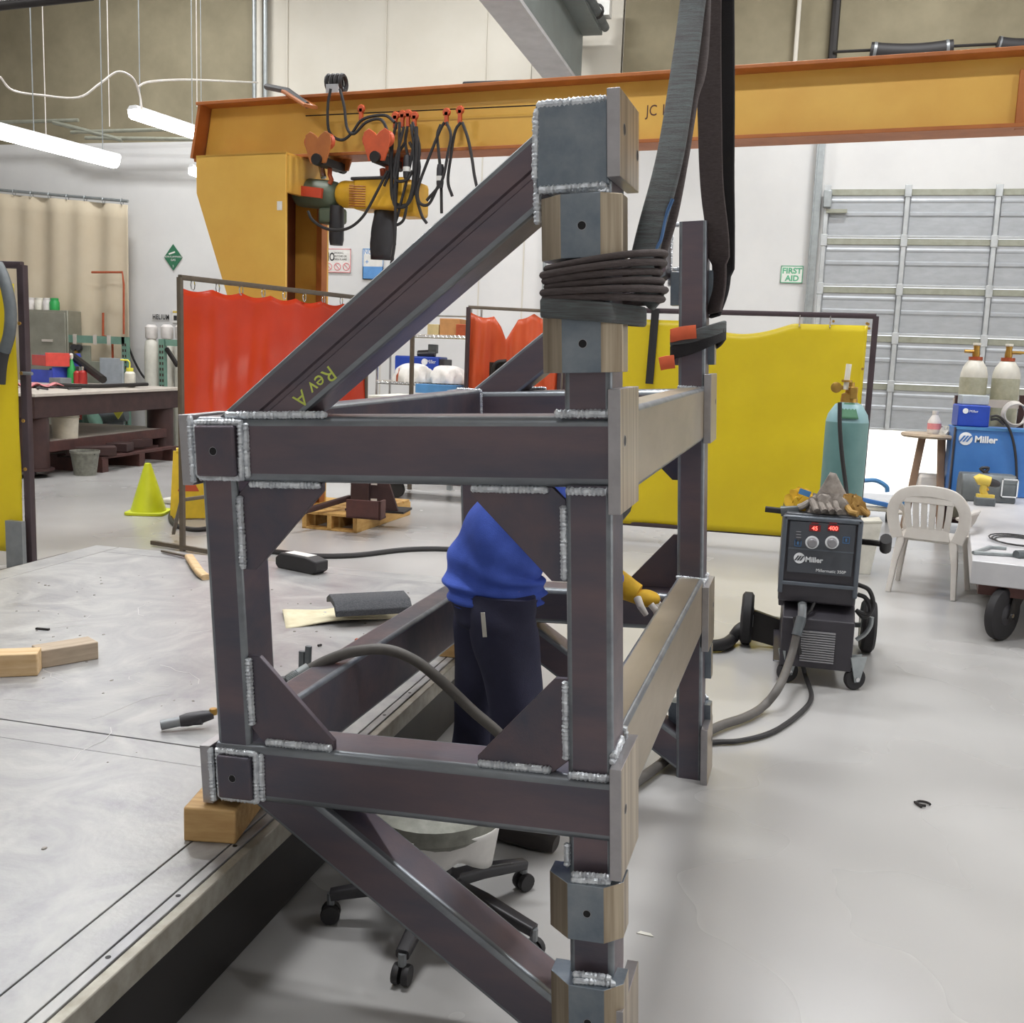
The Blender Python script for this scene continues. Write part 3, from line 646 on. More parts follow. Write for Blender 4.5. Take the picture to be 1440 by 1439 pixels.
MB().bx(-.28, .26, -.14, .14, -.13, .15, T).build('gear_case', 'hoist_yellow', h2, bev=.03)
MB().bx(-.3, .1, -.15, .15, .13, .16, T).build('top_cover', 'black_plastic', h2, bev=.01)
T = Matrix.Translation(A.lerp(B, .88)) @ Matrix.Rotation(GZ, 4, 'Z'); MB().bx(-.12, .12, -.13, .13, -.18, .13, T).build('end_cover', 'hoist_yellow', h2, bev=.04)
MB().tube([along(538, 238, 0), along(540, 258, -.02)], .03, 8).build('suspension_hook', 'copper_red', h2)
c_ = along(539, 345, -.05); z1 = along(539, 290, -.05).z
def bag(u, v):
    a = 2*math.pi*u; r = .1+.02*math.sin(3*a+5*v)+.02*v*(1-v)
    if v < .1: r *= .7+3*v
    return Vector((c_.x+r*math.cos(a)*1.05, c_.y+r*.7*math.sin(a), z1-v*(z1-c_.z+.13)))
MB().grid(bag, 20, 10).build('chain_bag', 'black_plastic', h2, solid=.004)
# festoon cable
fe = thing('festoon_cable', 'black looped festoon cables hanging on the crane beam', 'cable', gg(580, 300, -.25))
loops = [[(465, 125), (461, 150), (463, 185), (480, 197), (495, 187), (510, 168), (540, 162), (555, 172)], [(478, 125), (484, 150), (488, 180), (498, 188), (515, 172), (535, 168), (545, 185), (549, 205), (548, 240), (540, 262)],
         [(558, 172), (552, 200), (551, 250), (555, 285), (570, 290), (580, 262), (582, 210), (578, 175)], [(562, 172), (560, 230), (553, 280), (562, 292), (578, 280), (585, 230), (586, 180)],
         [(568, 178), (556, 230), (556, 253), (572, 253), (580, 240)], [(573, 178), (570, 200), (574, 225), (572, 245)], [(580, 172), (590, 210), (584, 262), (592, 300), (600, 314)], [(586, 178), (575, 240), (560, 300), (556, 316), (567, 310), (572, 290)],
         [(625, 172), (618, 185), (600, 230), (588, 265), (590, 285), (603, 287), (616, 262)], [(628, 172), (634, 190), (630, 215), (621, 255), (600, 282)], [(620, 175), (615, 190), (617, 215), (620, 250), (621, 300)],
         [(648, 172), (640, 185), (634, 220), (630, 255), (636, 276)], [(650, 172), (658, 195), (664, 225), (667, 246), (672, 270)], [(433, 297), (440, 310), (460, 322), (487, 322), (510, 305), (530, 270), (545, 240)],
         [(556, 250), (556, 320), (554, 350), (550, 372)], [(561, 215), (558, 260), (556, 300), (555, 345)], [(576, 200), (590, 235), (575, 285), (552, 280), (553, 230), (570, 200)]]
for i, l in enumerate(loops):
    MB().tube(catmull([gg(x, y, -.24-.012*(i % 5)) for x, y in l], 6), .014, 6).build('cable_loop', 'black_rubber', fe)
MB().tube([gg(430, 163, -.12), gg(760, 148, -.12)], .006, 5).build('guide_wire', 'black_steel', fe)
for i, (x, y) in enumerate(((508, 158), (556, 168), (566, 166), (574, 165), (583, 168), (628, 163), (647, 160))):
    p = gg(x, y, -.2); q = MB(); q.lathe([(.03, -.02), (.04, 0), (.03, .02)], 12, Matrix.Translation(p+Vector((0, 0, .03))) @ Matrix.Rotation(R(90), 4, 'X')); q.bx(-.015, .015, -.02, .02, -.08, .03, Matrix.Translation(p)); q.build('cable_carrier', 'trolley_orange', fe)
for (x, y) in ((572, 235), (619, 248)):
    p = gg(x, y, -.27); MB().lathe([(.028, -.1), (.034, -.06), (.034, .06), (.028, .1)], 10, Matrix.Translation(p)).build('cable_plug', 'black_plastic', fe); MB().lathe([(.036, -.04), (.036, -.0)], 10, Matrix.Translation(p)).build('plug_band', 'sign_white', fe)
# reel on top of the beam with a cable
p = gg(473, 122, 0); t = thing('cable_reel', 'black cable reel with grey bracket on top of crane beam', 'cable reel', Vector((p.x, p.y, ZT)))
MB().bx(-.06, .06, -.1, .1, ZT, p.z, Matrix.Translation((p.x, p.y, 0))).build('bracket', 'panel_grey', t)
for i in range(4): MB().tube([p+Vector(((i-1.5)*.045+.0, .13*math.cos(a)*.6, .07*math.sin(a)+.03)) for a in [k*math.pi/6 for k in range(12)]], .02, 6, closed=True).build('coil', 'black_rubber', t)
p = gg(700, 128, 0); tag(MB().bx(-.3, .3, -.1, .1, 0, .04, Matrix.Translation((p.x, p.y, ZT))).build('strap_bundle', 'black_rubber', bev=.015), 'flat black strap lying on top of the crane beam', 'strap')

# ================================================================== welding screens
def sheet(A, B, zt, zb, mat, name, par, folds, amp, sag=0, nu=70, nv=24, seed=1, topfn=None, solid=.003, gather=0):
    A = Vector(A); B = Vector(B); d = B-A; d.z = 0; n = Vector((-d.y, d.x, 0)).normalized(); rnd = random.Random(seed)
    ph = [rnd.uniform(0, 6.28) for _ in range(6)]
    def fn(u, v):
        p = A.lerp(B, u); top = zt-(sag*abs(math.sin(math.pi*u*7)) if sag else 0)-(topfn(u) if topfn else 0)
        z = top+(zb-top)*v
        w = amp*(.35+.65*v)*(math.sin(folds*6.28*u+ph[0]+.8*v)+.5*math.sin(folds*2.3*6.28*u+ph[1]+1.7*v)+.3*math.sin(3*v*6.28+ph[2]+9*u))
        return Vector((p.x, p.y, z))+n*w
    return MB().grid(fn, nu, nv).build(name, mat, par, solid=solid)
def post(par, P, zt, r=.02, mat='frame_brown', name='frame_post'): MB().sweep([(P.x, P.y, 0), (P.x, P.y, zt)], rrect(2*r, 2*r, r*.3, 2), (0, 1, 0)).build(name, mat, par)
def rail(par, A, B, r=.02, mat='frame_brown', name='frame_rail'): MB().sweep([A, B], rrect(2*r, 2*r, r*.3, 2), (0, 0, 1)).build(name, mat, par)
def rings(par, A, B, n, z, mat='chrome'):
    for i in range(n):
        p = A.lerp(B, (i+.5)/n); p = Vector((p.x, p.y, z)); MB().tube([p+Vector((.0, .03*math.cos(a), .04*math.sin(a))) for a in [k*math.pi/4 for k in range(8)]], .005, 5, closed=True).build('hanger_ring', mat, par)
# red screen on brown frame
Pr = gz(257, 775); zr = gy(258, 390, Pr.y).z
q2 = gz(480, 416, zr); dirn = (Vector((q2.x, q2.y, 0))-Vector((Pr.x, Pr.y, 0))).normalized()
rs = thing('red_welding_screen', 'glossy red vinyl welding screen left of the steel fixture', 'welding screen', (Pr.x, Pr.y, 0))
L = 2.45; E2 = Pr+dirn*L
post(rs, Pr, zr); post(rs, E2, zr); rail(rs, Vector((Pr.x, Pr.y, zr)), Vector((E2.x, E2.y, zr)))
sheet(Vector((Pr.x, Pr.y, 0))+dirn*(-.02), Vector((E2.x, E2.y, 0))-dirn*.02, zr-.07, .66, 'vinyl_red', 'curtain', rs, 3.3, .022, .03, 110, 26, 3)
rings(rs, Pr, E2, 9, zr-.05)
sd = Vector((-dirn.y, dirn.x, 0))
for P_ in (Pr, E2):
    rail(rs, Vector((P_.x, P_.y, .03))-sd*.35, Vector((P_.x, P_.y, .03))+sd*.35, .018, name='foot')
rail(rs, Vector((Pr.x, Pr.y, .42)), Vector((E2.x, E2.y, .42)), .014, name='brace')
rail(rs, Vector((Pr.x, Pr.y, .44)), Vector((Pr.x, Pr.y, .06))+sd*.42+dirn*.3, .014, name='brace')
# small orange-red screen far back
Pr2 = gy(659, 432, 12.3); Er2 = gy(790, 450, 12.9)
r2 = thing('orange_welding_screen', 'faded orange-red welding screen sagging at the top, behind the fixture', 'welding screen', (Pr2.x, Pr2.y, 0))
post(r2, Pr2, Pr2.z, .025, 'frame_dark'); post(r2, Er2, Pr2.z, .025, 'frame_dark'); rail(r2, Vector((Pr2.x, Pr2.y, Pr2.z)), Vector((Er2.x, Er2.y, Pr2.z)), .02)
sheet((Pr2.x, Pr2.y, 0), (Er2.x, Er2.y, 0), Pr2.z-.04, .5, 'vinyl_orange', 'curtain', r2, 4, .035, 0, 80, 20, 8, topfn=lambda u: .08*abs(math.sin(9*u))+.30*max(0, 1-abs(u-.40)/.13))
sh_ = gy(706, 520, 12.6); t = thing('trolley_handle', 'dark bent tube handle in front of the orange screen', 'handle', sh_)
MB().tube(catmull([gy(695, 545, 12.2), gy(694, 520, 12.2), gy(699, 510, 12.2), gy(712, 508, 12.2)], 5), .025, 8).build('bar', 'black_steel', t)
MB().bx(-.15, .2, -.03, .03, -.3, 0, Matrix.Translation(gy(706, 510, 12.25))).build('back_panel', 'black_steel', t)
# right yellow screen
ys = 9.3
yA = gy(800, 434, ys); yB = gy(1232, 445, ys); zt = yB.z
y1_ = thing('yellow_welding_screen', 'large yellow vinyl welding screen in dark frame behind the fixture', 'welding screen', ((yA.x+yB.x)/2, ys, 0))
post(y1_, yA, zt, .024, 'frame_dark'); post(y1_, yB, zt, .024, 'frame_dark'); rail(y1_, Vector((yA.x, ys, zt)), Vector((yB.x, ys, zt)), .022, 'frame_dark')
zb_ = gy(1000, 745, ys).z; rail(y1_, Vector((yA.x, ys, zb_)), Vector((yB.x, ys, zb_)), .018, 'frame_dark')
sheet((yA.x+.03, ys-.03, 0), (yB.x-.06, ys-.03, 0), zt-.06, zb_-.0, 'vinyl_yellow', 'curtain', y1_, 1.5, .02, 0, 90, 30, 5, topfn=lambda u: .10*(math.sin(math.pi*min(1, max(0, (u-.42)/.34)))**1 if .42 < u < .76 else 0)+.02)
for px in (1125, 1168): 
    p = gy(px, 445, ys-.03); MB().tube([Vector((p.x, ys-.05+.02*math.cos(a), zt-.06+.05*math.sin(a))) for a in [k*math.pi/4 for k in range(8)]], .005, 5, closed=True).build('tie', 'chrome', y1_)
for (px, py) in ((1172, 452), (1219, 455), (1222, 462), (1213, 519), (1221, 456)):
    p = gy(px, py, ys-.06); MB().lathe([(.012, -.004), (.012, .004)], 8, Matrix.Translation(p) @ Matrix.Rotation(R(90), 4, 'X')).build('grommet', 'brass', y1_)
for P_ in (yA, yB): rail(y1_, Vector((P_.x, ys-.4, .03)), Vector((P_.x, ys+.4, .03)), .02, 'frame_dark', 'foot')
a = gy(922, 434, ys-.06); b_ = gy(913, 540, ys-.08)
tag(MB().sweep([a, b_], rrect(.07, .02, .006, 2), (0, -1, 0)).build('tie_strap', 'webbing_black'), 'dark strap hanging over the top of the yellow screen behind the fixture', 'strap')
# left yellow screen
Yl = 6.24; pL = gz(45, 800); zl = gy(31, 373, pL.y).z
yl = thing('yellow_welding_screen', 'yellow vinyl welding screen cut by the left picture edge', 'welding screen', (pL.x, pL.y, 0))
eL = Vector((pL.x-1.9, pL.y-.25, 0))
post(yl, pL, zl, .028, 'frame_dark'); post(yl, eL, zl, .028, 'frame_dark'); rail(yl, Vector((pL.x, pL.y, zl)), Vector((eL.x, eL.y, zl)), .024, 'frame_dark')
pc = gy(27, 560, pL.y-.02)
sheet((pL.x-.05, pL.y-.03, 0), (eL.x, eL.y-.03, 0), zl-.13, .12, 'vinyl_yellow', 'curtain', yl, 1.6, .02, .0, 60, 30, 12)
for P_ in (pL, eL): rail(yl, Vector((P_.x, P_.y-.4, .03)), Vector((P_.x, P_.y+.4, .03)), .02, 'frame_dark', 'foot')
for py in (455, 525, 592, 660): 
    p = gy(27+(py-450)*.04, py, pL.y-.06); MB().lathe([(.013, -.004), (.013, .004)], 8, Matrix.Translation(p) @ Matrix.Rotation(R(90), 4, 'X')).build('grommet', 'brass', yl)
p = gy(35, 525, pL.y-.05); MB().tube([p-Vector((.03, 0, 0)), p+Vector((.06, 0, 0))], .012, 8).build('clamp_screw', 'grey_metal', yl)
MB().bx(-.09, .05, -.02, .02, 0, .35, Matrix.Translation(gy(27, 800, pL.y-.08))).build('bottom_tag', 'grey_metal', yl)
pts = [(-4, 372), (4, 388), (11, 412), (15, 440), (13, 470), (6, 495), (2, 515), (0, 540)]
hs = thing('exhaust_hose', 'thick grey and black hose hanging over the left yellow screen', 'hose', gy(6, 450, pL.y-.2))
P = catmull([gy(x, y, pL.y-.15) for x, y in pts], 5)
MB().tube(P[:26], .04, 10).build('grey_sleeve', 'tool_grey', hs); MB().tube(P[22:], .036, 10).build('black_end', 'black_rubber', hs)
# beige curtain at the far left
bc = thing('beige_curtain', 'tall beige cloth curtain hanging on a rod at the far left wall', 'curtain', (-12, 15.1, 0))
a, b_ = gy(-60, 262, 15.15), gy(180, 283, 15.15)
MB().tube([a, b_], .025, 8).build('rod', 'galv', bc)
def fn(u, v):
    p = a.lerp(b_, u); return Vector((p.x, 15.15+.03*math.sin(40*u+2*v)+.03*math.sin(17*u), (p.z-.06)*(1-v)+.15*v))
MB().grid(fn, 80, 16).build('cloth', 'beige_cloth', bc, solid=.004)
for i in range(10):
    p = a.lerp(b_, .03+i*.104); MB().tube([p+Vector((0, .04*math.cos(k), .05*math.sin(k)-.02)) for k in [j*math.pi/4 for j in range(8)]], .006, 5, closed=True).build('ring', 'galv', bc)
# copper L-shaped pipe in front of the curtain
tthing('copper_pipe', [gy(129, 383, 14.9), gy(172, 383, 14.9), gy(174, 400, 14.9), gy(174, 470, 14.9)], .018, 'copper_red', 'thin copper pipe bent at a right angle before the beige curtain', 'pipe', 6)
tthing('copper_pipe', [gy(145, 440, 14.9), gy(145, 472, 14.9), gy(158, 476, 14.85), Vector((gy(158, 505, 14.85).x, 14.85, 0))], .02, 'copper_red', 'short upright copper pipe above the green rack', 'pipe', 6)
# ================================================================== far left work table and what stands on it
TZ = 1.03; A = gz(50, 553.5, TZ); Bq = gz(258, 545, TZ); e = (Bq-A); TL = e.length; rz = math.atan2(e.y, e.x)
t2 = thing('steel_work_table', 'heavy dark steel work table on round legs by the left screen', 'table', (A.x, A.y, 0), (0, 0, rz))
def t2b(mb, n, m_, par=t2, **k): return mb.build(n, m_, par, local=True, **k)
T2W = 3.2
t2b(MB().bx(-.05, TL+.05, -.03, T2W, TZ-.04, TZ), 'top', 'plate_pale', bev=.006)
t2b(MB().bx(0, TL-.0, .02, .1, TZ-.3, TZ-.04), 'apron', 'rust_dark', bev=.006)
t2b(MB().bx(0, .1, .1, T2W-.05, TZ-.3, TZ-.04), 'apron', 'rust_dark', bev=.006)
t2b(MB().bx(.2, TL-.2, .1, 1.7, .40, .43), 'shelf', 'plate_pale', bev=.004)
t2b(MB().bx(.2, TL-.2, .06, .12, .30, .43), 'shelf_rail', 'rust_brown', bev=.006)
for (x, y) in ((.22, .22), (TL-.3, .22), (.22, T2W-.25), (TL-.3, T2W-.25)):
    lg = t2b(MB().lathe([(.19, .08), (.19, .70), (.17, TZ-.25)], 20, Matrix.Translation((x, y, 0))), 'leg', 'rust_dark')
    t2b(MB().lathe([(.24, .085), (.24, .11)], 20, Matrix.Translation((x, y, 0))), 'foot_plate', 'rust_dark', lg)
    t2b(MB().lathe([(.16, 0), (.16, .015), (.03, .02), (.03, .09)], 16, Matrix.Translation((x, y, 0))), 'levelling_foot', 'black_steel', lg)
def on(px, py, z=TZ):
    p = gz(px, py, z)
    if p.y > 13.6: p = gy(px, py, 13.5); p.z = z
    return p
def lathe_thing(name, label, cat, P, prof, mat, n=18, group=None, extra=None):
    t = thing(name, label, cat, P, group=group); MB().lathe(prof, n, Matrix.Translation(P)).build('body', mat, t)
    for (nm, pr, mt) in (extra or []): MB().lathe(pr, n, Matrix.Translation(P)).build(nm, mt, t)
    return t
def bin_(P, w, d, h, mat, label, rzz, tilt=0):
    t = thing('storage_bin', label, 'bin', P, (0, tilt, rzz), 'plastic bins on the far left table')
    th = .008; q = MB()
    q.bx(-w/2, w/2, -d/2, d/2, 0, th); q.bx(-w/2, -w/2+th, -d/2, d/2, 0, h); q.bx(w/2-th, w/2, -d/2, d/2, 0, h*.55); q.bx(-w/2, w/2, -d/2, -d/2+th, 0, h*.8); q.bx(-w/2, w/2, d/2-th, d/2, 0, h*.8)
    q.build('tray', mat, t, local=True, bev=.004)
    MB().bx(-w/2-.01, w/2+.012, -d/2-.012, -d/2, h*.74, h*.82).build('rim', mat, t, local=True, bev=.003)
    MB().bx(w/2, w/2+.012, -d*.35, d*.35, h*.3, h*.42).build('label_lip', mat, t, local=True)
P = on(72, 529)
bin_(P, .55, .5, .24, 'bin_blue', 'blue plastic storage bin at the bottom of the bin stack', rz+1.4)
bin_(P+Vector((-.15, .35, .245)), .5, .45, .2, 'bin_blue', 'upper blue bin behind the red bin', rz+1.2)
bin_(P+Vector((.08, -.1, .25)), .5, .36, .2, 'bin_red', 'red plastic storage bin tilted on the blue bins', rz+1.0, .0)
lathe_thing('spray_bottle', 'green spray bottle standing beside the bins', 'bottle', on(101, 533), [(.06, 0), (.065, .02), (.065, .2), (.03, .3), (.02, .36)], 'bottle_green', extra=[('nozzle', [(.02, .36), (.03, .38), (.03, .43), (.012, .45)], 'bottle_white')])
lathe_thing('paint_can', 'dark red bottle beside the green spray bottle', 'bottle', on(109, 533), [(.055, 0), (.055, .16), (.03, .19)], 'bottle_red', extra=[('cap', [(.022, .19), (.022, .25)], 'black_plastic')])
lathe_thing('paint_can', 'bright red bottle right of the dark red one', 'bottle', on(117, 534), [(.06, 0), (.06, .17), (.03, .2)], 'bottle_red', extra=[('cap', [(.024, .2), (.024, .26)], 'chrome')])
P = on(183, 545); t = lathe_thing('wash_bottle', 'white squeeze bottle with yellow spout on far left table', 'bottle', P, [(.07, 0), (.075, .02), (.075, .2), (.05, .23)], 'bottle_white', extra=[('cap', [(.05, .23), (.05, .28)], 'spout_yellow')])
MB().tube([P+Vector((0, 0, .28)), P+Vector((0, 0, .36)), P+Vector((-.03, 0, .39)), P+Vector((-.13, -.03, .39))], .012, 6).build('spout', 'spout_yellow', t)
for (x, y, w, l) in ((60, 545, .5, 'crumpled pink rag at the near end of the far left table'), (75, 548, .3, 'grey cable coil at the near end of the far left table')):
    P = on(x, y)
    def fn(u, v, P=P, w=w): return P+Vector(((u-.5)*w, (v-.5)*w*1.3, .03+.04*math.sin(9*u+4*v)*math.cos(7*v)))
    if w > .4: tag(MB().grid(fn, 14, 14).build('shop_rag', 'sign_pink', solid=.006), l, 'rag')
    else: tag(MB().tube(catmull([P+Vector((.22*math.cos(a)+.1*math.sin(2*a), .3*math.sin(a), .02+.01*math.sin(3*a))) for a in [i*.7 for i in range(9)]], 5), .014, 6).build('cable_coil', 'black_rubber'), l, 'cable')
P = on(140, 546); tag(MB().sweep(catmull([P+Vector((-.3, -.5, .04)), P+Vector((-.1, -.2, .03)), P+Vector((.0, .1, .03)), P+Vector((.1, .5, .04)), P+Vector((.2, .8, .05))], 6), rrect(.1, .05, .02, 2)).build('torch_boom', 'black_steel'), 'long dark torch arm lying along the far left table', 'tool')
P = on(85, 541); tag(MB().bx(-.1, .1, -.12, .12, 0, .1, Matrix.Translation(P)).build('steel_block', 'grey_metal', bev=.01), 'small grey steel block on the far left table', 'block')
# things under the table
P = gz(92, 616, .43); t = thing('plastic_bucket', 'cream plastic bucket on the lower shelf of the far table', 'bucket', P)
MB().lathe([(.15, 0), (.17, .3), (.18, .31), (.18, .36), (.172, .36), (.16, .31), (.14, .02)], 22, Matrix.Translation(P)).build('pail', 'bucket_white', t)
for z in (.26, .29, .32): MB().lathe([(.176, z), (.182, z+.008), (.176, z+.016)], 22, Matrix.Translation(P), cap=False).build('rim', 'bucket_white', t)
P = gz(120, 668); t = thing('grey_bucket', 'dirty grey bucket standing on floor under the far table', 'bucket', P)
MB().lathe([(.13, 0), (.17, .27), (.18, .28), (.18, .31), (.17, .31), (.12, .02)], 22, Matrix.Translation(P)).build('pail', 'bucket_grey', t)
MB().tube([P+Vector((.175*math.cos(a), .1*math.sin(a)-.05, .27+.02*math.sin(a))) for a in [i*math.pi/8 for i in range(9)]], .006, 5).build('handle', 'black_steel', t)
a, b_ = gz(110, 596, .0), gz(176, 588, .0)
a = gy(108, 590, 14.2); b_ = gy(178, 583, 14.4); t = thing('floor_polisher', 'grey machine on wheels with red box beyond the far table shelf', 'machine', Vector((a.x, a.y, a.z-.25)))
MB().tube([a, b_], .11, 14).build('barrel', 'tool_grey', t)
for px in (104, 130): MB().lathe([(.05, -.05), (.17, -.05), (.19, 0), (.17, .05), (.05, .05)], 20, Matrix.Translation(gy(px, 592, 14.0)) @ Matrix.Rotation(R(65), 4, 'Y')).build('wheel', 'shelf_green', t)
MB().bx(-.14, .14, -.1, .1, -.0, .2, Matrix.Translation(gy(119, 590, 14.0))).build('red_box', 'bin_red', t, bev=.01)
q = MB(); p = gy(166, 577, 14.1); q.prism([(-.18, .1), (.18, .1), (0, -.14)], 'y', -.01, .01, Matrix.Translation(p)); q.build('warning_triangle', 'spout_yellow', t)
q = thing('timber_pallet', 'dark old pallet lying on floor under the far table', 'pallet', gz(150, 655))
for i in range(4):
    MB().bx(-.95, .95, -.55+i*.32, -.42+i*.32, .17, .2, Matrix.Translation(gz(150, 652)) @ Matrix.Rotation(1.62, 4, 'Z')).build('deck_board', 'rust_brown', q)
for i in range(3): MB().bx(-.95+.86*i, -.82+.86*i, -.56, .56, 0.0, .17, Matrix.Translation(gz(150, 652)) @ Matrix.Rotation(1.62, 4, 'Z')).build('bearer', 'rust_brown', q)
rnd = random.Random(4)
for i, l in enumerate(('dark steel offcut on the pallet, nearest the bucket', 'dark steel offcut in the middle of the pallet', 'dark steel offcut at the far end of the pallet')):
    P = gz((128, 152, 180)[i], (640, 634, 629)[i], .21); tag(MB().bx(-.3, .3, -.15, .15, 0, .12, Matrix.Translation(P) @ Matrix.Rotation(rnd.uniform(0, 3), 4, 'Z')).build('steel_offcut', 'rust_dark', bev=.01), l, 'offcut')
# rack, cabinet and panels behind the table
cabP = gy(68, 535, 15.0); x0, x1 = gy(38, 450, 14.7).x, gy(95, 450, 14.7).x; zc = gy(68, 436, 14.7).z
cb = thing('metal_cabinet', 'grey steel cabinet before the beige curtain', 'cabinet', ((x0+x1)/2, 14.8, 0))
MB().bx(x0, x1, 14.7, 15.05, 0, zc).build('body', 'cabinet_grey', cb, bev=.01); dr = MB().bx(x0+.02, x1-.03, 14.675, 14.7, .1, zc-.04).build('door', 'cabinet_grey', cb, bev=.006)
MB().bx(-.1, .1, -.02, 0, -.02, .02, Matrix.Translation(gy(67, 479, 14.675))).build('door_plate', 'plate_pale', dr)
for i, (px, l, mt) in enumerate(((44, 'leftmost white jar on the grey cabinet', 'jug'), (56, 'clear white jar second on the grey cabinet', 'bottle_white'), (67, 'white jar beside the green canister', 'jug'), (77, 'green canister at the end of the cabinet top', 'bottle_green'))):
    P = gy(px, 436, 14.85); P.z = zc; lathe_thing('storage_jar', l, 'jar', P, [(.075, 0), (.08, .02), (.08, .13), (.06, .17)], mt, 14, extra=[('lid', [(.065, .165), (.065, .2)], mt)])
rk = thing('green_rack', 'green steel pallet rack along the far left wall', 'rack', gy(175, 540, 14.3))
def upright(px, Y, ztop, par):
    x = gy(px, 500, Y).x; up = MB().bx(x-.05, x+.05, Y-.04, Y+.04, 0, ztop).build('upright', 'shelf_green', par)
    for i in range(int(ztop/.09)-1):
        for s_ in (-.022, .022): MB().bx(x+s_-.012, x+s_+.012, Y-.043, Y-.04, .08+i*.09, .125+i*.09).build('slot', 'rust_dark', up)
zt_ = gy(175, 474, 14.75).z; upright(177, 14.75, zt_, rk)
a, b_ = gy(96, 476, 14.75), gy(177, 476, 14.75); MB().bx(a.x, b_.x, 14.71, 14.79, zt_-.12, zt_).build('crossbeam', 'shelf_green', rk)
for f in (.15, .5, .74): MB().bx(a.x+(b_.x-a.x)*f-.03, a.x+(b_.x-a.x)*f+.03, 14.69, 14.71, zt_-.14, zt_+.02).build('beam_clip', 'plate_pale', rk)
rk2 = thing('green_rack', 'green slotted rack upright beside the helium cylinders', 'rack', gy(229, 540, 14.6))
upright(229, 14.6, gy(229, 477, 14.6).z, rk2); a, b_ = gy(234, 482, 14.6), gy(256, 482, 14.6); MB().bx(a.x, b_.x+.3, 14.57, 14.63, a.z-.05, a.z+.05).build('crossbeam', 'shelf_green', rk2)
MB().sweep([gy(234, 490, 14.6), gy(250, 515, 14.6)], rrect(.06, .06, .01, 2)).build('brace', 'black_steel', rk2)
for (px0, px1, py0, Y, mt, l) in ((98, 126, 485, 14.75, 'panel_olive', 'olive grey panel leaning behind the table beside cabinet'), (126, 150, 508, 14.5, 'panel_olive', 'smaller dark grey panel behind the far table'), (140, 172, 503, 14.4, 'panel_grey', 'pale blue-grey panel leaning behind the far table')):
    a, b_ = gy(px0, py0, Y), gy(px1, py0, Y); tag(MB().bx(a.x, b_.x, Y, Y+.04, 0, a.z).build('leaning_panel', mt, bev=.004), l, 'panel')
t = thing('gas_regulator', 'twin black pressure gauges behind the far table', 'regulator', gy(107, 492, 14.7))
for px in (104, 111): MB().lathe([(.05, -.03), (.055, 0), (.05, .03)], 14, Matrix.Translation(gy(px, 489, 14.7)) @ Matrix.Rotation(R(90), 4, 'X')).build('gauge', 'black_plastic', t)
MB().tube([gy(107, 493, 14.7), gy(108, 512, 14.73)], .03, 8).build('stem', 'brass', t)
tag(MB().tube([gy(101, 500, 13.9), gy(145, 534, 13.3)], .06, 8).build('steel_bar', 'black_steel'), 'dark steel bar leaning diagonally behind the far table', 'bar')
# helium cylinders
for (px, l) in ((214, 'white helium cylinder left of the green slotted upright'), (236, 'white helium cylinder just right of the green upright'), (256, 'white helium cylinder nearest the red screen')):
    P = gy(px, 540, 15.0); P.z = 0; zt_ = gy(px, 481, 15.0).z
    lathe_thing('helium_cylinder', l, 'gas cylinder', P, [(.108, 0), (.115, .03), (.115, zt_-.1), (.1, zt_), (.06, zt_+.06)], 'cyl_white', 20, 'white helium cylinders', [('valve_cap', [(.09, zt_+.05), (.1, zt_+.08), (.1, zt_+.24), (.06, zt_+.28)], 'jug')])
tthing('wall_cable', catmull([gy(181, 488, 15.3), gy(190, 510, 15.3), gy(202, 530, 15.3), gy(215, 538, 15.2)], 5), .02, 'black_rubber', 'dark cable drooping on wall left of helium cylinders', 'cable', 6)
# signs on the wall
def board(px0, py0, px1, py1, mat, name, label, cat, Y=WY-.01, frame_=None):
    a, b_ = gy(px0, py1, Y), gy(px1, py0, Y); t = thing(name, label, cat, ((a.x+b_.x)/2, Y, a.z))
    MB().bx(a.x, b_.x, Y-.012, Y, a.z, b_.z).build('board', mat, t, smooth=False)
    if frame_:
        for (u0, u1, w0, w1) in ((a.x, b_.x, b_.z-.012, b_.z), (a.x, b_.x, a.z, a.z+.012), (a.x, a.x+.012, a.z, b_.z), (b_.x-.012, b_.x, a.z, b_.z)): MB().bx(u0, u1, Y-.015, Y-.012, w0, w1).build('border', frame_, t, smooth=False)
    return t, a, b_
def put(t, s, px, py, size, mat, Y=WY-.024, **k):
    p = gy(px, py, Y); return text(s, size, mat, t, facing(p), **k)
t, a, b_ = board(1097, 374, 1130, 398, 'sign_plate', 'first_aid_sign', 'white FIRST AID sign with green letters on white wall', 'sign', frame_='sign_green_text')
put(t, 'FIRST', 1113.5, 384.5, .108, 'sign_green_text', align='CENTER', sx=1.05, bold=.004); put(t, 'AID', 1113.5, 395, .108, 'sign_green_text', align='CENTER', sx=1.05, bold=.004)
t = thing('gas_diamond_sign', 'green diamond hazard sign on the white wall', 'sign', gy(244, 378, WY-.01)); c_ = gy(244, 362, WY-.01); rr = .17
MB().prism([(-rr, 0), (0, -rr*1.25), (rr, 0), (0, rr*1.25)], 'y', -.012, 0, Matrix.Translation(c_)).build('board', 'sign_green', t, smooth=False)
text('NON-FLAMMABLE', .042, 'sign_white', t, facing(c_+Vector((0, -.014, -.005))), align='CENTER'); text('GAS', .05, 'sign_white', t, facing(c_+Vector((0, -.014, -.06))), align='CENTER'); text('2', .05, 'sign_white', t, facing(c_+Vector((0, -.014, -.16))), align='CENTER')
MB().bx(-.06, .06, -.014, -.012, .06, .085, Matrix.Translation(c_) @ Matrix.Rotation(-.3, 4, 'Y')).build('cylinder_symbol', 'sign_white', t)
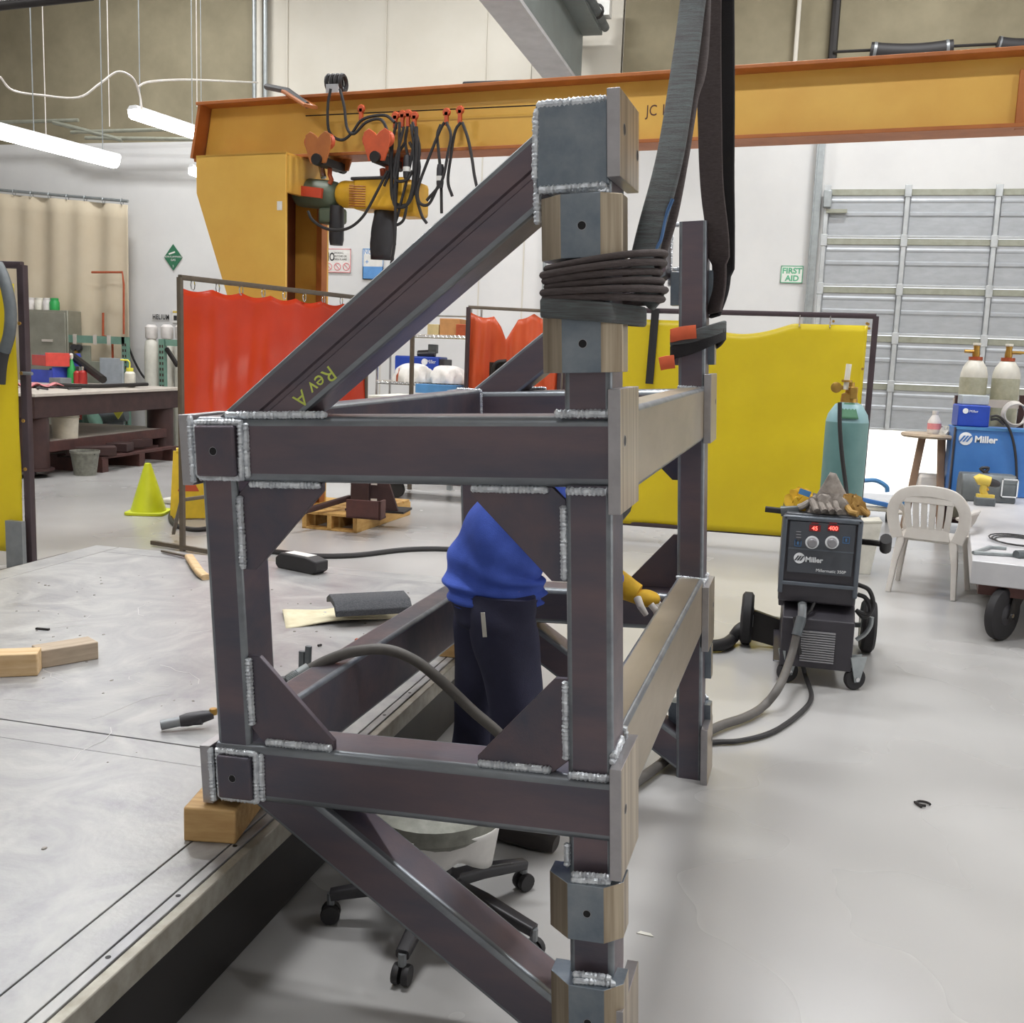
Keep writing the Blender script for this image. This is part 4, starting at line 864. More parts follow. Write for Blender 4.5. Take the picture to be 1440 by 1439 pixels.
t = thing('helium_sign', 'black HELIUM lettering on the white wall', 'sign', gy(226, 450, WY-.01)); MB().bx(*sorted((gy(213, 450, WY).x, gy(239, 450, WY).x)), WY-.006, WY, gy(226, 451, WY).z, gy(226, 439, WY).z).build('board', 'wall_white', t)
put(t, 'HELIUM', 214.5, 448.8, .115, 'sign_black', spacing=1.2, sx=.7, bold=.003)
t, a, b_ = board(243, 436, 251, 454, 'sign_white', 'paper_notice', 'small paper notice right of the HELIUM lettering', 'sign'); MB().bx((a.x+b_.x)/2-.03, (a.x+b_.x)/2+.03, WY-.025, WY-.022, a.z+.04, a.z+.12).build('print', 'sign_black', t); MB().bx(a.x+.01, b_.x-.01, WY-.025, WY-.022, b_.z-.05, b_.z-.02).build('print', 'drill_yellow', t)
t, a, b_ = board(455, 350, 494, 383, 'sign_white', 'no_smoking_sign', 'white NO sign with three pink prohibition circles behind gantry leg', 'sign', frame_='sign_pink')
put(t, 'NO', 456, 366.5, .18, 'sign_black', sx=.62, bold=.004); put(t, 'SMOKING,', 469.5, 357, .042, 'sign_black', sx=.85); put(t, 'MATCHES OR', 469.5, 361.5, .042, 'sign_black', sx=.85); put(t, 'OPEN FLAMES', 469.5, 366, .042, 'sign_black', sx=.85)
for px in (462, 474.5, 487):
    p = gy(px, 375, WY-.024); MB().tube([p+Vector((.055*math.cos(k), 0, .055*math.sin(k))) for k in [i*math.pi/10 for i in range(20)]], .007, 5, closed=True).build('prohibition_ring', 'sign_pink', t); MB().tube([p+Vector((-.04, 0, .04)), p+Vector((.04, 0, -.04))], .006, 5).build('prohibition_bar', 'sign_pink', t)
t, a, b_ = board(510, 350, 540, 393, 'sign_white', 'notice_sign', 'white and blue NOTICE sign behind the hanging chain bag', 'sign', frame_='sign_blue')
put(t, 'NOTICE', 511.5, 357.5, .11, 'sign_blue', sx=.8); MB().bx(a.x, b_.x, WY-.025, WY-.022, a.z, a.z+.2).build('blue_field', 'sign_blue', t)
put(t, '+', 513, 372, .12, 'sign_blue')
# ================================================================== middle background: shelving, boxes, pallet
Ys = 13.5
su = thing('wire_shelving', 'chrome wire shelving unit between the two red screens', 'shelving', (gy(600, 540, Ys).x, Ys, 0))
xa, xb = gy(540, 500, Ys).x, gy(668, 500, Ys).x
ztop = gy(600, 443, Ys).z
for x in (xa, xb):
    for y in (Ys-.25, Ys+.25): MB().tube([(x, y, .1), (x, y, ztop+.1)], .018, 8).build('post', 'chrome', su)
for z in (gy(600, 471, Ys).z, gy(600, 537, Ys).z, .45):
    sf = MB().bx(xa, xb, Ys-.27, Ys+.27, z-.012, z).build('shelf', 'plate_pale', su)
    MB().bx(xa, xb, Ys-.285, Ys-.27, z-.05, z-.035).build('shelf_edge', 'chrome', sf)
    for i in range(22): 
        x = xa+(xb-xa)*i/22; MB().sweep([(x, Ys-.28, z-.045), (x+(xb-xa)/44, Ys-.28, z-.005), (x+(xb-xa)/22, Ys-.28, z-.045)], rrect(.01, .01, .003, 1)).build('truss_wire', 'chrome', sf)
MB().bx(xa, xb, Ys+.24, Ys+.26, ztop-.01, ztop+.01).build('shelf', 'chrome', su)
for x in (xa, xb): 
    MB().lathe([(.02, -.03), (.1, -.03), (.11, 0), (.1, .03), (.02, .03)], 18, Matrix.Translation((x, Ys-.25, .11)) @ Matrix.Rotation(R(90), 4, 'Y')).build('caster', 'black_rubber', su)
z1 = gy(600, 471, Ys).z; z2 = gy(600, 537, Ys).z
def boxat(px0, px1, ptop, z, Y, d, mat, name, label, cat, bev=.006):
    a, b_ = gy(px0, 500, Y), gy(px1, 500, Y); h = gy((px0+px1)/2, ptop, Y).z; return tag(MB().bx(a.x, b_.x, Y, Y+d, z, h).build(name, mat, bev=bev), label, cat)
boxat(600, 616, 456, z1, 13.3, .3, 'cardboard2', 'cardboard_box', 'olive cardboard box left on the top wire shelf', 'box')
boxat(617, 645, 448, z1, 13.3, .3, 'cardboard', 'cardboard_box', 'brown cardboard box in the middle of the top wire shelf', 'box')
boxat(640, 654, 456, z1, 13.25, .2, 'copper_red', 'cardboard_box', 'small reddish box right on the top wire shelf', 'box')
t = thing('blue_welder', 'blue welding power source on the lower wire shelf', 'machine', gy(588, 520, 13.35)); a, b_ = gy(555, 500, 13.3), gy(617, 500, 13.3); h0, h1_ = z2+.14, gy(588, 501, 13.3).z
MB().bx(a.x, b_.x, 13.3, 13.7, h0-.14, h1_).build('case', 'blue_box', t, bev=.02); MB().bx(b_.x, b_.x+.07, 13.32, 13.68, h0-.05, h1_-.03).build('end_grille', 'black_plastic', t, bev=.01)
MB().lathe([(.045, 0), (.045, .004)], 16, Matrix.Translation(gy(597, 509, 13.297)) @ Matrix.Rotation(R(90), 4, 'X')).build('logo_disc', 'logo_white', t); text('Miller', .07, 'logo_white', t, facing(gy(600, 511, 13.295)), sx=.8)
t = thing('drill_on_shelf', 'dark cordless tool lying on the blue welder on the wire shelf', 'tool', gy(600, 498, 13.4)); MB().tube([gy(588, 498, 13.4), gy(612, 497, 13.4)], .05, 8).build('body', 'black_plastic', t); MB().bx(-.05, .07, -.05, .05, 0, .12, Matrix.Translation(gy(608, 497, 13.4))).build('battery', 'tool_grey', t, bev=.01)
def lump(px0, px1, pt, z, Y, name, label, cat, mat):
    a, b_ = gy(px0, 500, Y), gy(px1, 500, Y); h = gy((px0+px1)/2, pt, Y).z-z; c_ = (a+b_)/2; rnd_ = random.Random(px0)
    ph = [rnd_.uniform(0, 6) for _ in range(4)]
    def fn(u, v):
        an = 2*math.pi*u; el = math.pi/2*v; r = (1+.1*math.sin(3*an+ph[0])+.1*math.sin(7*an+ph[1]+5*v)+.06*math.sin(13*an+ph[3]-7*v))
        return Vector((c_.x+(b_.x-a.x)/2*math.cos(an)*r*math.cos(el)**.5, Y+.18*math.sin(an)*r*math.cos(el)**.5, z+h*math.sin(el)*(1+.08*math.sin(3*an+ph[2]))))
    return tag(MB().grid(fn, 40, 12).build(name, mat), label, cat)
lump(555, 610, 513, z2, 13.16, 'plastic_bag', 'crumpled white plastic bag left on the wire shelf', 'bag', 'tarp'); lump(605, 655, 516, z2, 13.18, 'plastic_bag', 'crumpled white plastic bag right on the wire shelf', 'bag', 'tarp')
P = gy(561, 536, 13.05); P.z = z2; lathe_thing('oil_can', 'small rust-red oil can with pointed nozzle on the wire shelf', 'can', P, [(.04, 0), (.04, .08), (.012, .12), (.005, .18)], 'copper_red', 12)
boxat(585, 643, 541, gy(600, 553, 12.9).z, 12.9, .4, 'blue_pale', 'blue_case', 'pale blue case below the wire shelf', 'case')
boxat(643, 655, 545, gy(600, 556, 12.9).z, 12.95, .3, 'black_plastic', 'black_case', 'small black case right of the blue case', 'case')
t = thing('white_work_table', 'white topped work table behind the upper beam', 'table', gy(590, 560, 12.6)); a, b_ = gy(530, 558, 12.3), gy(650, 556, 12.3); zt_ = gy(600, 557, 12.6).z
MB().bx(a.x, b_.x, 12.0, 13.1, zt_-.05, zt_).build('top', 'paper', t, bev=.005)
for x in (a.x+.06, b_.x-.06):
    for y in (12.08, 13.0): MB().bx(x-.03, x+.03, y-.03, y+.03, 0, zt_-.05).build('leg', 'galv', t)
tthing('brown_pole', [Vector((gy(580, 500, 11.9).x, 11.9, 0)), gy(580, 470, 11.9)], .03, 'frame_brown', 'brown upright pole in front of the wire shelving', 'pole')
# timber pallet with steel bracket
P = gz(502, 750); P2 = gz(577, 716+8); P1 = gz(452, 738)
ex = (P1-P).normalized(); ey = (P2-P).normalized(); Lx = (P1-P).length; Ly = (P2-P).length
pl = thing('wooden_pallet', 'pale new wooden pallet with a dark steel bracket standing on it', 'pallet', P, (0, 0, math.atan2(ey.y, ey.x)))
PM_ = WM[pl.name].copy(); sgn = 1
def pb(x0, x1, y0, y1, z0, z1, n): MB().bx(x0, x1, y0, y1, z0, z1).build(n, 'pallet_wood', pl, local=True, bev=.003)
for i in range(7): pb(Ly*i/7, Ly*i/7+Ly/7-.03, 0, Lx, .14, .165, 'deck_board')
for y in (0, Lx/2-.02, Lx-.045): pb(0, Ly, y, y+.045, .0, .14, 'stringer')
for i in range(3): pb(Ly*i/2.2, Ly*i/2.2+.1, 0, Lx, 0, .02, 'bottom_board')
bk = thing('steel_bracket', 'dark steel angle bracket with gusset standing on the pale pallet', 'bracket', gz(515, 727, .165))
c_ = gz(522, 720, .166)
T = Matrix.Translation(c_) @ Matrix.Rotation(.1, 4, 'Z')
MB().bx(-.2, -.02, -.02, .02, 0, .62, T).build('upright', 'rust_dark', bk, bev=.004); MB().prism([(-.2, 0), (.26, 0), (.04, .62), (-.2, .62)], 'y', .02, .06, T @ Matrix.Rotation(0, 4, 'Z')).build('gusset', 'rust_dark', bk)
MB().bx(-.25, .32, -.02, .3, 0, .02, T).build('base_plate', 'black_steel', bk)
for i in range(3): MB().bx(.0, .06, -.024, -.02, .1+.16*i, .13+.16*i, T).build('slot', 'plate_pale', bk)
c_ = gz(509, 729, .166); T = Matrix.Translation(c_) @ Matrix.Rotation(.05, 4, 'Z'); an = thing('angle_iron', 'short dark steel channel lying at the front of the pale pallet', 'steel channel', c_)
MB().bx(-.14, .19, -.04, -.02, 0.0, .17, T).build('web', 'rust_brown', an, bev=.004); MB().bx(-.14, .19, -.04, .12, .0, .02, T).build('flange', 'rust_brown', an, bev=.004); MB().bx(.17, .19, -.04, .1, .0, .17, T).build('end', 'rust_brown', an)
tag(MB().sweep([gz(425, 720, .2), gz(492, 700, .28)], rrect(.05, .05, .008, 2)).build('steel_bar', 'rust_dark'), 'dark steel bar reaching from the gusset to the pallet bracket', 'bar')
P = gz(440, 727); tag(MB().bx(-.35, .35, -.12, .12, 0, .1, Matrix.Translation(P) @ Matrix.Rotation(.4, 4, 'Z')).build('timber_block', 'pine_grey', bev=.006), 'weathered timber block on floor left of the pale pallet', 'timber')
P = gz(645, 703); t = thing('low_trolley', 'dark low trolley on casters behind the upper beam', 'trolley', P); MB().bx(-.9, .9, -.3, .3, .2, .3, Matrix.Translation(P)).build('deck', 'rust_dark', t, bev=.01)
for dx in (-.7, .7): MB().lathe([(.02, -.03), (.1, -.03), (.1, .03), (.02, .03)], 16, Matrix.Translation(P+Vector((dx, -.2, .1))) @ Matrix.Rotation(R(90), 4, 'X')).build('caster', 'black_rubber', t)
# cone, wet floor board, hoses
P = gz(209, 722); cn = thing('traffic_cone', 'yellow-green safety cone on the floor beside the red screen', 'cone', P)
hc = gy(209, 652, P.y).z
MB().lathe([(.17, .03), (.12, .2), (.03, hc), (.02, hc+.005), (.015, hc-.005)], 24, Matrix.Translation(P)).build('body', 'cone_yellow', cn)
MB().prism(rrect(.38, .38, .05), 'z', 0, .03, Matrix.Translation(P) @ Matrix.Rotation(.3, 4, 'Z')).build('base', 'cone_yellow', cn, bev=.006)
P = gz(266, 728); wf = thing('wet_floor_sign', 'yellow folding caution board behind the fixture corner', 'floor sign', P); hc = gy(258, 634, P.y).z
for s_ in (-1, 1):
    T = Matrix.Translation(P+Vector((0, 0, 0))) @ Matrix.Rotation(.5, 4, 'Z') @ Matrix.Translation((0, 0, hc)) @ Matrix.Rotation(s_*.2, 4, 'X') 
    bd = MB().prism([(-.17, -hc*1.0), (.17, -hc*1.0), (.14, 0), (-.14, 0)], 'y', -.01, .01, T).build('panel', 'wet_yellow', wf, bev=.004)
    MB().prism([(-.1, -hc*.6), (.1, -hc*.6), (0, -hc*.3)], 'y', -.013, .013, T).build('warning_triangle', 'wet_red', bd)
MB().tube([P+Vector((-.1, -.05, hc)), P+Vector((.1, .05, hc))], .03, 8).build('hinge', 'wet_yellow', wf)
tthing('floor_hose', catmull([gz(x, y, .02) for x, y in ((285, 700), (258, 705), (243, 718), (240, 730), (250, 740), (275, 745), (300, 742))], 6), .022, 'black_rubber', 'dark hose looping on floor beside the cone', 'hose')
tthing('floor_hose', catmull([gz(x, y, .02) for x, y in ((330, 770), (395, 777), (440, 782), (500, 781), (560, 774), (600, 772), (640, 773), (700, 778))], 6), .022, 'black_rubber', 'long dark hose on floor behind the table edge', 'hose')
tag(MB().bx(-.1, .12, -.1, .1, 0, .06, Matrix.Translation(gz(246, 708))).build('paper_scrap', 'paper', bev=.02), 'crumpled white paper on floor behind the cone', 'paper')
# ================================================================== big low welding table in the foreground
TT = .43
XE = sum(gz(x, y, TT).x for x, y in ((300, 1254), (384, 1170), (560, 1003), (668, 902)))/4
YBK = gz(300, 782, TT).y; XLF = gz(135, 767, TT).x; YN = .35
ys0, ys1 = gz(0, 1010, TT).y, gz(0, 1035, TT).y
ys0 = (ys0+gz(275, 1052, TT).y)/2; ys1 = (ys1+gz(277, 1080, TT).y)/2
tb = thing('welding_table', 'large low pale steel welding table filling the left foreground', 'table', ((XE+XLF)/2, (YBK+YN)/2, 0))
g = .005; ew = .16
for (x0, x1, y0, y1, n) in ((XLF+ew, XE-.16, ys0+g, YBK-ew, 'top_plate'), (XLF+ew, XE-.16, ys1+g, ys0, 'seam_bar'), (XLF+ew, XE-.16, YN, ys1, 'top_plate'),
                            (XLF, XLF+ew-g, YN, YBK, 'edge_bar'), (XLF+ew, XE, YBK-ew+g, YBK, 'edge_bar'), (XE-.16+g, XE-.062, YN, YBK-ew, 'edge_bar'), (XE-.057, XE-.03, YN, YBK-ew, 'edge_bar')):
    MB().bx(x0, x1, y0, y1, TT-.03, TT-(.0015 if n == 'seam_bar' else 0)).build(n, 'table_top', tb, bev=.0015)
MB().bx(XE-.028, XE, YN, YBK, TT-.065, TT-.003).build('side_rail', 'table_edge', tb, bev=.003)
MB().bx(XLF, XE-.03, YBK, YBK+.02, TT-.065, TT-.004).build('side_rail', 'table_edge', tb, bev=.003)
MB().bx(XLF+.01, XE-.03, YN+.01, YBK-.01, TT-.06, TT-.03).build('bed', 'black_steel', tb)
MB().bx(XLF+.12, XE-.13, YN+.1, YBK-.12, 0.02, TT-.06).build('shade_block', 'black_steel', tb)  # black box added under the table to darken the gap below its edge
for x in (XLF+.2, (XLF+XE)/2, XE-.35):
    for y in (YN+.3, 2.7, YBK-.3): MB().bx(x-.06, x+.06, y-.06, y+.06, 0, TT-.06).build('leg', 'black_steel', tb, bev=.006)
rnd = random.Random(21)
for i in range(16):
    y = .9+i*.25; MB().lathe([(.006, 0), (.006, .0012)], 10, Matrix.Translation((XE-.045, y, TT-.0006))).build('screw_hole', 'hole_dark', tb)
q = MB()
for i in range(150):
    p = Vector((rnd.uniform(XLF+.3, XE-.2), rnd.uniform(1.2, YBK-.3), TT)); r = rnd.uniform(.002, .007)
    q.lathe([(r, 0), (r*.8, r*.4), (r*.2, r*.6)], 6, Matrix.Translation(p) @ Matrix.Diagonal((1, rnd.uniform(.6, 1.8), 1, 1)))
q.build('weld_spatter', 'spatter', tb, kind='stuff')
q = MB()
for i in range(40):
    p = Vector((rnd.uniform(XLF+.3, XE-.2), rnd.uniform(1.2, YBK-.3), TT+.0002)); a = rnd.uniform(0, 6.28); P = []
    for k in range(7): P.append(p.copy()); a += rnd.uniform(-.7, .7); p = p+Vector((math.cos(a), math.sin(a), 0))*rnd.uniform(.02, .07)
    q.sweep(P, [(-.0011, 0), (.0011, 0), (.0011, .0005), (-.0011, .0005)], (0, 0, 1))
q.build('chalk_scribble', 'chalk_white', tb, kind='stuff')
# wood block under the fixture corner
def woodblock(P, rz_, w, l, h, mat, label, cut=False):
    t = thing('wood_block', label, 'wood block', P, (0, 0, rz_)); MB().bx(0, w, 0, l, 0, h).build('timber', mat, t, local=True, bev=.004); return t
P = gz(258, 1183, TT); P2 = gz(331, 1188, TT); a = math.atan2((P2-P).y, (P2-P).x)
woodblock(P, a, (P2-P).length, .34, .088, 'pine', 'timber block under the near corner of the steel fixture')
Pf = WM['steel_fixture'] @ Vector((-1.0, 1.75, -.885)); woodblock(Vector((Pf.x-.05, Pf.y-.05, TT)), 0, .15, .3, Pf.z-TT-.002, 'pine', 'timber block under the far corner of the steel fixture')
P = gz(58, 941, TT); P2 = gz(139, 927, TT); woodblock(P, math.atan2((P2-P).y, (P2-P).x), (P2-P).length, .1, .07, 'pine_grey', 'greyed timber offcut in the middle of the table')
P = gz(-45, 955, TT); P2 = gz(53, 951, TT); woodblock(P, math.atan2((P2-P).y, (P2-P).x), (P2-P).length, .09, .085, 'pine_pale', 'fresh pale timber offcut at the left picture edge')
# torch at left of the fixture foot
def tz(x, y, h=0): return gz(x, y, TT+h)
t = thing('mig_torch', 'dark welding torch nozzle lying on the table left of the fixture', 'welding torch', tz(255, 1022))
a, b_ = tz(226, 1020, .02), tz(300, 1005, .04)
MB().tube([a, a.lerp(b_, .38)], .0165, 14).build('nozzle', 'grey_metal', t); MB().tube([a-(b_-a).normalized()*.001, a+(b_-a)*.02], .012, 12).build('bore', 'hole_dark', t)
MB().tube([a.lerp(b_, .36), a.lerp(b_, .5), a.lerp(b_, .8), b_], .02, 12, scales=[.9, 1.1, 1, .7]).build('handle', 'black_plastic', t)
MB().tube([a.lerp(b_, .55)+Vector((0, 0, -.01)), a.lerp(b_, .85)+Vector((0, -.02, -.012))], .011, 8).build('trigger', 'black_plastic', t); MB().lathe([(.012, 0), (.014, .01), (.012, .02)], 10, Matrix.Translation(b_)).build('collar', 'brass', t)
# second torch cable arcing over the lower left of the frame
c1 = thing('torch_cable', 'thick grey torch cable arching through the lower frame opening', 'cable', tz(410, 960))
P = catmull([gy(404, 962, 2.62), gy(425, 948, 2.66), gy(460, 929, 2.7), (gy(500, 916, 2.74)), gy(545, 914, 2.78), gy(585, 930, 2.8), gy(625, 962, 2.82), gy(665, 1000, 2.85), gy(705, 1035, 2.88), gy(735, 1075, 2.9)], 6)
MB().tube(P, .0165, 12).build('sheath', 'cable_grey', c1); MB().tube(P[:7], .021, 12).build('spring_guard', 'tool_grey', c1)
for i in range(7): MB().lathe([(.021, -.003), (.0245, 0), (.021, .003)], 12, Matrix.Translation(P[0].lerp(P[4], i/6)) @ (P[4]-P[0]).to_track_quat('Z', 'Y').to_matrix().to_4x4()).build('spring_coil', 'galv', c1)
MB().tube([P[5], P[8]], .022, 12).build('ferrule', 'galv', c1)
MB().tube([P[0]-Vector((.16, .03, .03)), P[0]], .025, 12).build('grip', 'black_plastic', c1)
# anti spatter jar
Pj = tz(433, 998); t = lathe_thing('paste_jar', 'open white paste jar with blue label behind the lower gusset', 'jar', Pj, [(.045, 0), (.048, .01), (.048, .075), (.042, .085), (.042, .11), (.038, .11), (.038, .085)], 'bottle_white', 20, extra=[('thread_ring', [(.0425, .092), (.0445, .096), (.0425, .1)], 'brass')])
MB().prism([(-.02, .02), (.025, .02), (.0, .06)], 'y', -.0495, -.046, Matrix.Translation(Pj)).build('label', 'bin_blue', t)
t = thing('torch_tips', 'pair of dark pliers standing in the paste jar', 'pliers', Pj+Vector((0, 0, .1)))
for (x0, y0, x1, y1) in ((424, 962, 425, 916), (432, 950, 434, 909)): MB().sweep([gy(x0, y0, Pj.y), gy(x1, y1, Pj.y)], rrect(.022, .016, .005, 3), (0, 1, 0)).build('jaw', 'tool_grey', t)
# chipping hammer, cloth with abrasive block, grinder
t = thing('wire_brush', 'pale handled tool at the back edge of the table by the frame', 'brush', tz(280, 795))
MB().sweep(catmull([tz(266, 783, .02), tz(274, 795, .025), tz(282, 806, .02), tz(290, 812, .015)], 5), rrect(.05, .03, .012), (0, 0, 1)).build('handle', 'pine_pale', t); MB().sweep([tz(228, 775, .012), tz(266, 783, .015)], rrect(.02, .012, .004)).build('blade', 'frame_brown', t)
t = thing('steel_brush_holder', 'black block with white label at the back of the table', 'tool', tz(424, 800))
MB().prism([(-.14, 0), (.13, 0), (.16, .02), (.16, .075), (.08, .09), (-.12, .09), (-.16, .06), (-.16, .02)], 'y', -.05, .05, Matrix.Translation(tz(424, 802)) @ Matrix.Rotation(-.35, 4, 'Z')).build('body', 'black_rubber', t, bev=.008)
MB().bx(-.1, .08, -.03, .04, .089, .092, Matrix.Translation(tz(424, 802)) @ Matrix.Rotation(-.35, 4, 'Z')).build('label', 'sign_white', t)
cl = [tz(397, 858), tz(400, 884), tz(495, 880), tz(590, 866), tz(560, 852), tz(480, 852)]
c_ = tz(480, 866)
def fn(u, v):
    a_ = tz(397, 862).lerp(tz(545, 850), u); b2 = tz(402, 884).lerp(tz(585, 868), u); p = a_.lerp(b2, v); return p+Vector((0, 0, .008+.012*math.sin(7*u+2)*math.sin(3*v+1)+.01*u))
tag(MB().grid(fn, 24, 12).build('shop_cloth', 'cloth_cream', solid=.006), 'cream cloth spread on the table behind the frame opening', 'cloth')
a, b_ = tz(468, 864, .05), tz(575, 858, .05); T = Matrix.Translation(a) @ Matrix.Rotation(math.atan2((b_-a).y, (b_-a).x), 4, 'Z'); L = (b_-a).length
pr = [(-.06, 0), (-.02, .035), (.09, .045), (.15, .02), (.15, .045), (.09, .072), (-.02, .062), (-.06, .028)]
tag(MB().prism(pr, 'x', 0, L, T).build('abrasive_block', 'abrasive', bev=.004), 'thick dark grey curved pad lying on the cream cloth', 'pad')
t = thing('copper_nail', 'short coppery electrode stub lying near the arched cable', 'electrode', tz(508, 905)); MB().tube([tz(501, 900, .03), tz(512, 911, .01)], .009, 8).build('stub', 'copper_red', t); MB().tube([tz(510, 910, .01), tz(538, 908, .01)], .006, 8).build('rod', 'frame_brown', t)
tag(MB().tube([tz(447, 908, .006), tz(452, 907, .006)], .005, 6).build('metal_chip', 'black_steel'), 'tiny dark metal chip on the table right of the pliers', 'chip')
tag(MB().bx(-.03, .03, -.006, .006, 0, .008, Matrix.Translation(tz(60, 886)) @ Matrix.Rotation(.1, 4, 'Z')).build('metal_chip', 'black_steel'), 'small dark metal sliver on the table above the timber offcuts', 'chip')

# ================================================================== low swivel stool
C = Vector((-.85, 2.68, 0)); st = thing('swivel_stool', 'low black five-star stool with dusty seat under the frame', 'stool', C)
for k in range(5):
    a = R(-90+72*k); d = Vector((math.cos(a), math.sin(a), 0)); 
    lg = MB().sweep([C+d*.02+Vector((0, 0, .125)), C+d*.15+Vector((0, 0, .115)), C+d*.32+Vector((0, 0, .085))], rrect(.05, .04, .012), scales=[1.1, 1, .75]).build('base_leg', 'black_plastic', st)
    p = C+d*.32; MB().tube([p+Vector((0, 0, .09)), p+Vector((0, 0, .055))], .012, 8).build('caster_stem', 'grey_metal', lg)
    n_ = Vector((-d.y, d.x, 0))
    for s_ in (-1, 1): MB().lathe([(.005, -.009), (.027, -.009), (.029, 0), (.027, .009), (.005, .009)], 16, Matrix.Translation(p+n_*.014*s_+Vector((0, 0, .029))) @ n_.to_track_quat('Z', 'Y').to_matrix().to_4x4()).build('caster_wheel', 'black_rubber', lg)
MB().lathe([(.06, .09), (.055, .15), (.03, .155), (.03, .22), (.02, .22), (.02, .29)], 18, Matrix.Translation(C)).build('gas_column', 'black_plastic', st)
MB().lathe([(.05, .285), (.17, .295), (.19, .32), (.185, .36), (.15, .375)], 26, Matrix.Translation(C+Vector((-.03, 0, 0)))).build('seat', 'bucket_grey', st)
def fn(u, v):
    a_ = -2.6+2.9*u; r = .19+.01*math.sin(9*u); return C+Vector((-.03+r*math.cos(a_)*(1-.1*v), r*math.sin(a_)*(1-.1*v), .33-v*(.07+.06*abs(math.sin(5*u)))))
MB().grid(fn, 26, 5).build('torn_cover', 'tarp', st, solid=.003)

# ================================================================== worker
def skin(name, pts, edges, root, mat, parent, sub=2, mats=None):
    me = bpy.data.meshes.new(name); me.from_pydata([Vector(p[0]) for p in pts], edges, [])
    o = bpy.data.objects.new(name, me); COL.objects.link(o)
    o.modifiers.new('skin', 'SKIN'); s2 = o.modifiers.new('sub', 'SUBSURF'); s2.levels = sub; s2.render_levels = sub
    for i, p in enumerate(pts):
        r = p[1]; me.skin_vertices[0].data[i].radius = (r, r) if not isinstance(r, tuple) else r
        me.skin_vertices[0].data[i].use_root = (i == root)
    bpy.context.view_layer.update()
    m2 = bpy.data.meshes.new_from_object(o.evaluated_get(bpy.context.evaluated_depsgraph_get()))
    bpy.data.objects.remove(o)
    m2.transform(WM[parent.name].inverted()); m2.materials.clear(); m2.materials.append(MATS[mat])
    for p in m2.polygons: p.use_smooth = True
    ob = bpy.data.objects.new(name, m2); COL.objects.link(ob); ob.parent = parent; WM[ob.name] = WM[parent.name].copy()
    return ob
pw = thing('person', 'person in blue shirt and dark trousers bending inside the steel frame', 'person', (-.88, 3.3, 0))
hip = Vector((-.89, 3.3, .90))
V3 = Vector
sp1 = V3((-.86, 3.32, 1.03)); sp2 = V3((-.78, 3.36, 1.16)); ch = V3((-.69, 3.41, 1.22)); nk = V3((-.61, 3.46, 1.22)); hd = V3((-.56, 3.5, 1.16)); hd2 = V3((-.53, 3.52, 1.07))
sR = V3((-.68, 3.28, 1.17)); eR = V3((-.62, 3.38, .98)); wR = V3((-.50, 3.58, .85)); sL = V3((-.62, 3.56, 1.16)); eL_ = V3((-.66, 3.68, .96)); wL = V3((-.60, 3.74, .80))
hR = V3((-.83, 3.2, .86)); kR = V3((-.77, 3.2, .48)); aR = V3((-.80, 3.24, .09)); fR = V3((-.70, 3.22, .05))
hL = V3((-.94, 3.4, .86)); kL = V3((-.955, 3.4, .47)); aL = V3((-1.0, 3.46, .09)); fL = V3((-.90, 3.46, .05))
bp = [(hip, .09), (sp1, .10), (sp2, .12), (ch, .11), (nk, .055), (hd, .088), (hd2, .075), (sR, .06), (eR, .042), (wR, .03), (sL, .06), (eL_, .042), (wL, .03), (hR, .085), (kR, .058), (aR, .042), (fR, .03), (hL, .085), (kL, .058), (aL, .042), (fL, .03)]
be = [(0, 1), (1, 2), (2, 3), (3, 4), (4, 5), (5, 6), (3, 7), (7, 8), (8, 9), (3, 10), (10, 11), (11, 12), (0, 13), (13, 14), (14, 15), (15, 16), (0, 17), (17, 18), (18, 19), (19, 20)]
skin('body', bp, be, 0, 'skin', pw)
def loft(mb, pts, rad, front=(1, 0, 0), n=30, sub=6, fold=None):
    P = catmull(pts, sub); K = len(P); k = len(rad)-1; rings = []
    fr = V3(front)
    for i, p in enumerate(P):
        t = i/(K-1)*k; a = min(int(t), k-1); f = t-a; r0, r1 = rad[a], rad[a+1]; ra = r0[0]+(r1[0]-r0[0])*f; rb = r0[1]+(r1[1]-r0[1])*f
        tg = (P[min(i+1, K-1)]-P[max(i-1, 0)]).normalized(); sd = tg.cross(fr).normalized(); u2 = sd.cross(tg).normalized()
        for q in range(n):
            an = 2*math.pi*q/n; d = fold(an, i/(K-1)) if fold else 0
            rings.append(p+u2*((ra+d)*math.cos(an))+sd*((rb+d)*math.sin(an)))
    fs = [(i*n+q, i*n+(q+1) % n, (i+1)*n+(q+1) % n, (i+1)*n+q) for i in range(K-1) for q in range(n)]
    fs += [list(range(n))[::-1], [(K-1)*n+q for q in range(n)]]
    return mb.add(rings, fs)
sfold = lambda a, s: .012*math.sin(46*s**.8+1.6*math.sin(a+.5)+1.2*a)*max(0, 1-s*1.5)+.007*math.sin(5*a+9*s)+.005*math.sin(17*s+3*a)
sh_o = loft(MB(), [(-.885, 3.3, .825), (-.885, 3.3, .89), (-.88, 3.3, .96), (-.85, 3.305, 1.05), (-.79, 3.33, 1.14), (-.70, 3.37, 1.22), (-.63, 3.41, 1.25), (-.60, 3.43, 1.25)],
            [(.15, .16), (.168, .175), (.16, .175), (.15, .18), (.145, .19), (.13, .19), (.09, .13), (.06, .07)], fold=sfold, sub=8, n=40).build('shirt', 'shirt', pw, ang=80)
afold = lambda a, s: .006*math.sin(30*s+2*a)
